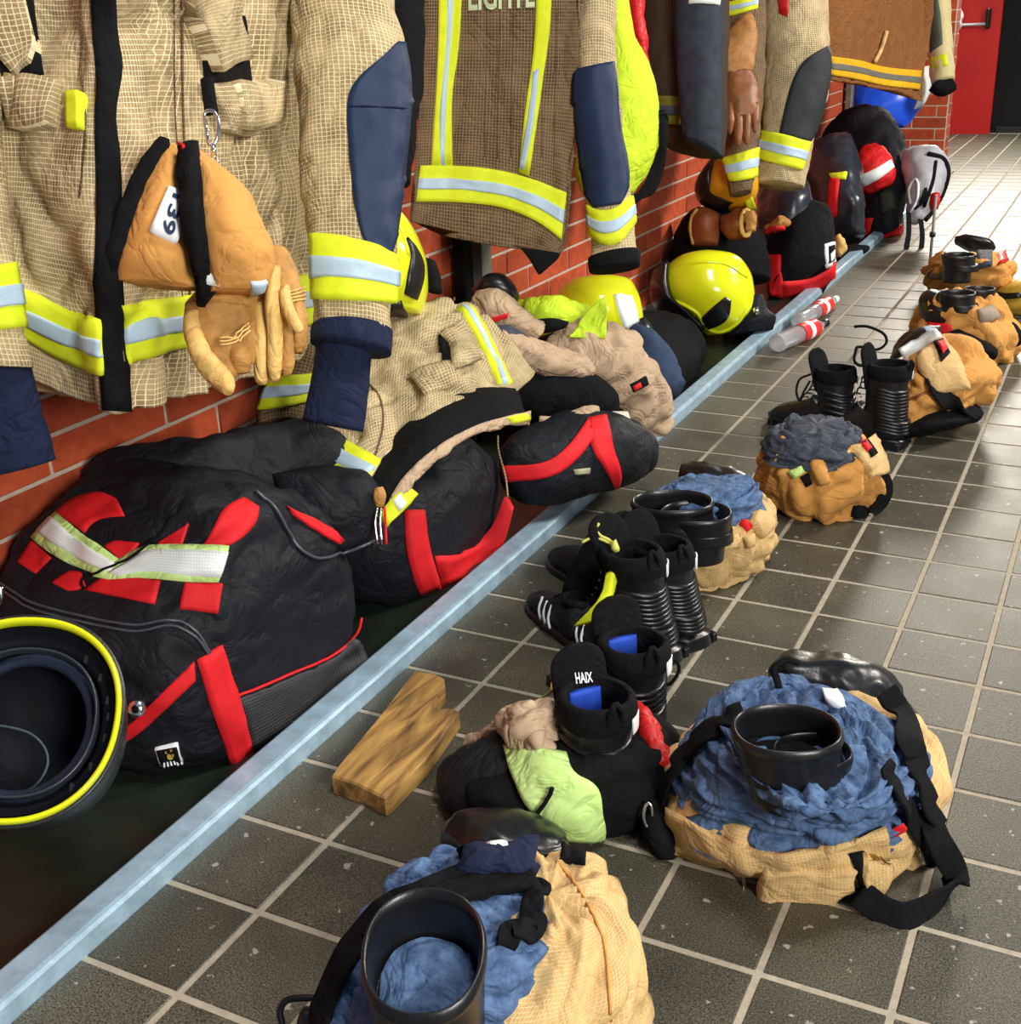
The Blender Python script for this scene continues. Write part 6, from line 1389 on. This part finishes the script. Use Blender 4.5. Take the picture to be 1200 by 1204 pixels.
tube('loose_lace', [P(x, y, 3.25) for x, y in ((1006, 412), (1004, 424), (1012, 430), (1020, 422), (1018, 410), (1008, 408))], .004, BLACK, pdB[0], closed=True, smooth_n=24)

# black heap with lime, beige and red clothing round the boots
hp_ = root('black_garment_or_gap', 'black garment heap with lime panel around the blue collared boots', 'garment', PZ(680, 950))
hs_ = skin('cloth', secs_z([(540, 950, 806, 925, .0, .10), (532, 935, 810, 915, .02, .11), (545, 915, 806, 890, .06, .11), (580, 895, 795, 868, .09, .10), (625, 880, 780, 855, .115, .08), (650, 872, 760, 855, .12, .05)], 28), BLACK, hp_, nu=100, nv=44, disp=cloth(.012, 9, seed=171), caps=(False, True))
hl_ = skin('cloth_side', secs_px([(520, 930, 560, 880, 1.76, .03), (535, 960, 590, 868, 1.72, .05), (560, 990, 640, 885, 1.68, .05), (600, 1000, 670, 920, 1.64, .04), (640, 1000, 690, 960, 1.63, .02)], 20), BLACK_N, hp_, nu=40, nv=30, disp=cloth(.010, 10, seed=172))
lm = decal('lime_panel', [hs_, hl_], [(592, 881), (607, 921), (628, 956), (666, 984)], [(664, 888), (674, 908), (704, 928), (710, 984)], LIME, hp_, n=24, k=16, off=.004, th=.004, puffy=.008)
cord('stitched_tape', [lm], [(632, 956), (645, 938), (650, 925)], .003, BLACK, hp_, n=12, off=.006)
be = root('beige_cuff', 'beige cloth cuff bunched left of the blue collared boots', 'cloth', PZ(610, 900))
skin('cloth', secs_px([(592, 860, 604, 836, 1.74, .02), (598, 880, 640, 822, 1.70, .04), (612, 896, 652, 830, 1.66, .045), (628, 900, 652, 868, 1.64, .03), (638, 910, 650, 892, 1.63, .01)], 20), BEIGE, be, nu=50, nv=36, disp=cloth(.012, 13, (1, 1, 1), 1.2, 173))
be2 = root('beige_cuff', 'small pale beige cloth end lying on the tiles by the wooden board', 'cloth', PZ(560, 880))
skin('cloth', secs_px([(545, 887, 548, 864, 1.82, .01), (565, 878, 572, 858, 1.81, .02), (590, 866, 600, 836, 1.79, .03), (612, 850, 622, 828, 1.77, .02)], 18), BEIGE, be2, nu=36, nv=30, disp=cloth(.008, 14, seed=174))
rc = root('red_cloth', 'red cloth strip draped between the blue collared boots and the blue bundle', 'cloth', PZ(770, 900))
skin('cloth', secs_px([(738, 840, 756, 832, 1.74, .02), (748, 862, 772, 850, 1.70, .03), (762, 890, 784, 876, 1.66, .03), (768, 917, 792, 902, 1.63, .02)], 18), RED_S, rc, nu=30, nv=30, disp=cloth(.006, 16, seed=175))
for i, (pp, r_) in enumerate((([(648, 812), (650, 800), (658, 786), (668, 776), (676, 776)], .0022), ([(660, 800), (664, 790), (668, 796), (662, 804)], .0022))):
    tube('loose_lace', [P(x, y, 1.74) for x, y in pp], r_, GLOVE_Y if i == 0 else BLACK, pcA[0], smooth_n=20)
tube('loose_lace', [P(x, y, 1.76) for x, y in ((600, 850), (625, 830), (648, 812), (662, 800))], .0022, mat('olive lace', (.2, .2, .06), .7), pcA[0], smooth_n=16)
tube('loose_lace', [P(x, y, 1.86) for x, y in ((782, 776), (794, 776), (798, 788), (790, 802), (782, 806))], .003, BLACK, pcB[0], smooth_n=16)

# low black trainers left of the tall boots
def trainer(label, heel, toe, stripes=True, lace=BLACK, s=1., group='black trainers beside the tall boots'):
    hp = np.array([*heel, 0.]); f = np.array([toe[0], toe[1], 0.]); f /= np.linalg.norm(f); w = np.array([-f[1], f[0], 0.]); up = np.array([0, 0, 1.])
    T = lambda x, y, z: hp + (f * x + w * y + up * z) * s
    D = lambda x, y, z: (f * x + w * y + up * z) * s
    o = root('trainer', label, 'shoe', hp, group)
    R = [ring(T(-.045, 0, .05), D(0, .012, 0), D(0, 0, .02), 2.2, 20), ring(T(-.035, 0, .055), D(0, .034, 0), D(0, 0, .048), 2.2, 20), ring(T(.0, 0, .05), D(0, .038, 0), D(0, 0, .045), 2.2, 20), ring(T(.05, 0, .045), D(0, .040, 0), D(0, 0, .040), 2.2, 20),
         ring(T(.10, 0, .036), D(0, .044, 0), D(0, 0, .032), 2.2, 20), ring(T(.15, 0, .028), D(0, .043, 0), D(0, 0, .024), 2.2, 20), ring(T(.19, 0, .022), D(0, .030, 0), D(0, 0, .016), 2.2, 20), ring(T(.205, 0, .02), D(0, .012, 0), D(0, 0, .008), 2.2, 20)]
    u = skin('upper', np.array(R), BLACK_N, o, nu=36, nv=36, disp=cloth(.002, 26, seed=len(WV)))
    skin('shoe_mouth', np.array([ring(T(-.003, 0, .088), D(0, .026, 0), D(.036, 0, 0), 2, 18), ring(T(-.003, 0, .102), D(0, .028, 0), D(.040, 0, .0), 2, 18), ring(T(-.003, 0, .100), D(0, .022, 0), D(.032, 0, 0), 2, 18), ring(T(-.003, 0, .06), D(0, .02, 0), D(.03, 0, 0), 2, 18)]), BLACK, o, nu=30, nv=14, sign=1)
    out = [(-.052, 0), (-.045, .028), (.0, .036), (.09, .044), (.15, .046), (.195, .03), (.213, 0)]; out = out + [(x, -y) for x, y in out[-2:0:-1]]
    skin('sole', np.array([[T(x, y, z) for x, y in out] for z in (.001, .01, .02)]), RUBBER, o, nu=44, nv=4)
    if stripes:
        for k in range(3):
            for sg in (-1, 1):
                x = .035 + .024 * k
                tube('stripe', [T(x, sg * .045, .022), T(x + .010, sg * .044, .045), T(x + .018, sg * .030, .070)], .0032 * s, WHITE, o, ns=6, smooth_n=8)
    for k in range(4):
        tube('lace', [T(.055 + .018 * k, -.018, .086 - .011 * k), T(.055 + .018 * k, 0, .092 - .011 * k), T(.055 + .018 * k, .018, .086 - .011 * k)], .002 * s, lace, o, ns=6, smooth_n=6)
    return o
trainer('black trainer with three white stripes, nearest the rail, left of tall boots', PZ(676, 752)[:2], (-.75, .62), s=.8)
trainer('black trainer with white stripes just behind the blue collared boots', PZ(716, 776)[:2], (-.75, .62), s=.8)
trainer('plain black trainer farthest behind, under the loose yellow laces', PZ(716, 700)[:2], (-.8, .55), stripes=False, s=.95)
yc = root('yellow_cloth', 'bright yellow cloth corner tucked between trainers and tall boots', 'cloth', PZ(700, 750))
skin('cloth', sheet_px([[(712, 674, 2.02), (722, 668, 2.02), (726, 682, 2.02)], [(704, 704, 1.98), (714, 706, 1.97), (716, 714, 1.97)], [(674, 735, 1.96), (694, 730, 1.94), (710, 726, 1.93)]]), HIVIS, yc, closed=False, nu=16, nv=16, disp=cloth(.003, 18, seed=181), thick=.004)
yl = root('yellow_laces', 'pale yellow loose laces knotted on top of the plain black trainer', 'laces', PZ(705, 650))
for pp in (((684, 638), (694, 633), (706, 634), (718, 640), (726, 648)), ((704, 615), (701, 622), (706, 630), (716, 635), (724, 644))):
    tube('lace', [P(x, y, 2.06) for x, y in pp], .0026, mat('yellow lace', (.62, .62, .12), .7), yl, smooth_n=18)
skin('lace_toggle', secs_px([(718, 638, 724, 634, 2.05, .008), (718, 646, 728, 644, 2.05, .01), (722, 650, 728, 648, 2.05, .006)], 14), mat('yellow lace', (.62, .62, .12), .7), yl, nu=16, nv=8)
bks = root('black_garment_or_gap', 'black clothing slumped behind the tall ribbed boots toward the rail', 'garment', PZ(700, 690))
skin('cloth', secs_px([(690, 640, 740, 600, 2.24, .03), (668, 680, 740, 630, 2.22, .05), (660, 710, 735, 680, 2.22, .05), (668, 730, 720, 715, 2.2, .03)], 20), BLACK, bks, nu=36, nv=26, disp=cloth(.010, 10, seed=183))

# ------------------------------------------------------------------ wooden board, bottles
def wood_mat():
    m = bpy.data.materials.new('worn pine'); m.use_nodes = True
    nt = m.node_tree; N = nt.nodes; L = nt.links; b = N['Principled BSDF']
    tc = N.new('ShaderNodeTexCoord'); mp = N.new('ShaderNodeMapping'); mp.inputs['Rotation'].default_value = (0, 0, -.36); mp.inputs['Scale'].default_value = (14, 2.2, 14)
    L.new(tc.outputs['Object'], mp.inputs[0])
    n1 = N.new('ShaderNodeTexNoise'); n1.inputs['Scale'].default_value = 3.2; n1.inputs['Detail'].default_value = 8; n1.inputs['Distortion'].default_value = .8
    L.new(mp.outputs[0], n1.inputs['Vector'])
    r = N.new('ShaderNodeValToRGB'); e = r.color_ramp.elements; e[0].position = .32; e[0].color = (.09, .045, .012, 1); e[1].position = .64; e[1].color = (.50, .29, .08, 1)
    x = e.new(.48); x.color = (.28, .15, .038, 1)
    L.new(n1.outputs['Fac'], r.inputs[0]); L.new(r.outputs[0], b.inputs['Base Color']); b.inputs['Roughness'].default_value = .65
    bp = N.new('ShaderNodeBump'); bp.inputs['Strength'].default_value = .5; bp.inputs['Distance'].default_value = .003; L.new(n1.outputs['Fac'], bp.inputs['Height']); L.new(bp.outputs[0], b.inputs['Normal'])
    return m
zt = .032
outl = [(390, 912), (398, 900), (440, 848), (488, 788), (512, 792), (522, 797), (523, 806), (514, 818), (509, 830), (520, 833), (532, 832), (540, 836), (500, 892), (459, 934), (452, 938), (420, 922)]
top = np.array([PZ(x, y, zt) for x, y in outl])
cen = top.mean(0)
def brd():
    n = len(outl); bev = .003
    rings_ = []
    for sc, z in ((0, .001), (0, zt - bev), (bev, zt)):
        rr_ = []
        for k in range(n):
            p = top[k].copy(); d = cen - p; d[2] = 0; p += d / np.linalg.norm(d) * sc; p[2] = z; rr_.append(p)
        rings_.append(rr_)
    v = np.array(rings_).reshape(-1, 3); f = []
    for j in range(2):
        for i in range(n):
            k = (i + 1) % n; f.append((j * n + i, j * n + k, (j + 1) * n + k, (j + 1) * n + i))
    f.append(tuple(range(2 * n, 3 * n))); f.append(tuple(range(n))[::-1])
    a = sum(rings_[0][i][0] * rings_[0][(i + 1) % n][1] - rings_[0][(i + 1) % n][0] * rings_[0][i][1] for i in range(n))
    if a < 0: f = [q[::-1] for q in f]
    return add('wooden_board', v, f, wood_mat(), smooth=False, base=(cen[0], cen[1], 0), label='worn wooden board with a rounded notch, lying on tiles beside the rail', cat='board')
brd()
GLASS = bpy.data.materials.new('clear plastic'); GLASS.use_nodes = True
_b = GLASS.node_tree.nodes['Principled BSDF']; _b.inputs['Transmission Weight'].default_value = .8; _b.inputs['Roughness'].default_value = .12; _b.inputs['IOR'].default_value = 1.3; _b.inputs['Base Color'].default_value = (.9, .92, .95, 1)
def bottle(label, p0, p1, r, cap_m, capn):
    a = PZ(*p0, r); b = PZ(*p1, r); ax_ = (b - a); L = np.linalg.norm(ax_); ax_ /= L; sd = np.cross(ax_, [0, 0, 1.]); up = np.cross(sd, ax_)
    o = root('plastic_bottle', label, 'bottle', (a[0], a[1], 0), 'bottles lying by the rail')
    def rg(t, s): return ring(a + ax_ * L * t, sd * r * s, up * r * s, 2, 20)
    skin('bottle_body', np.array([rg(0, .5), rg(.01, .9), rg(.05, 1), rg(.2, .94), rg(.3, 1), rg(.5, .97), rg(.72, 1), rg(.84, .7), rg(.92, .38), rg(.97, .36)]), GLASS, o, nu=30, nv=40)
    skin('label_sleeve', np.array([rg(.45, 1.01), rg(.46, 1.04), rg(.74, 1.04), rg(.75, 1.01)]), mat('red label', (.75, .03, .03), .35), o, nu=30, nv=6, caps=(False, False), sign=None)
    skin('label_print', np.array([rg(.56, 1.05), rg(.57, 1.06), rg(.63, 1.06), rg(.64, 1.05)]), WHITE, o, nu=30, nv=4, caps=(False, False))
    skin('cap', np.array([rg(.95, .4), rg(.955, .46), rg(1.02, .46), rg(1.025, .4)]), cap_m, o, nu=24, nv=6)
    return o
bottle('clear plastic bottle with red label and black cap, nearer of two by the rail', (912, 404), (970, 380), .030, RUBBER, 0)
bottle('clear plastic bottle with red label and pale cap, farther of two by the rail', (938, 378), (982, 352), .028, WHITE, 1)
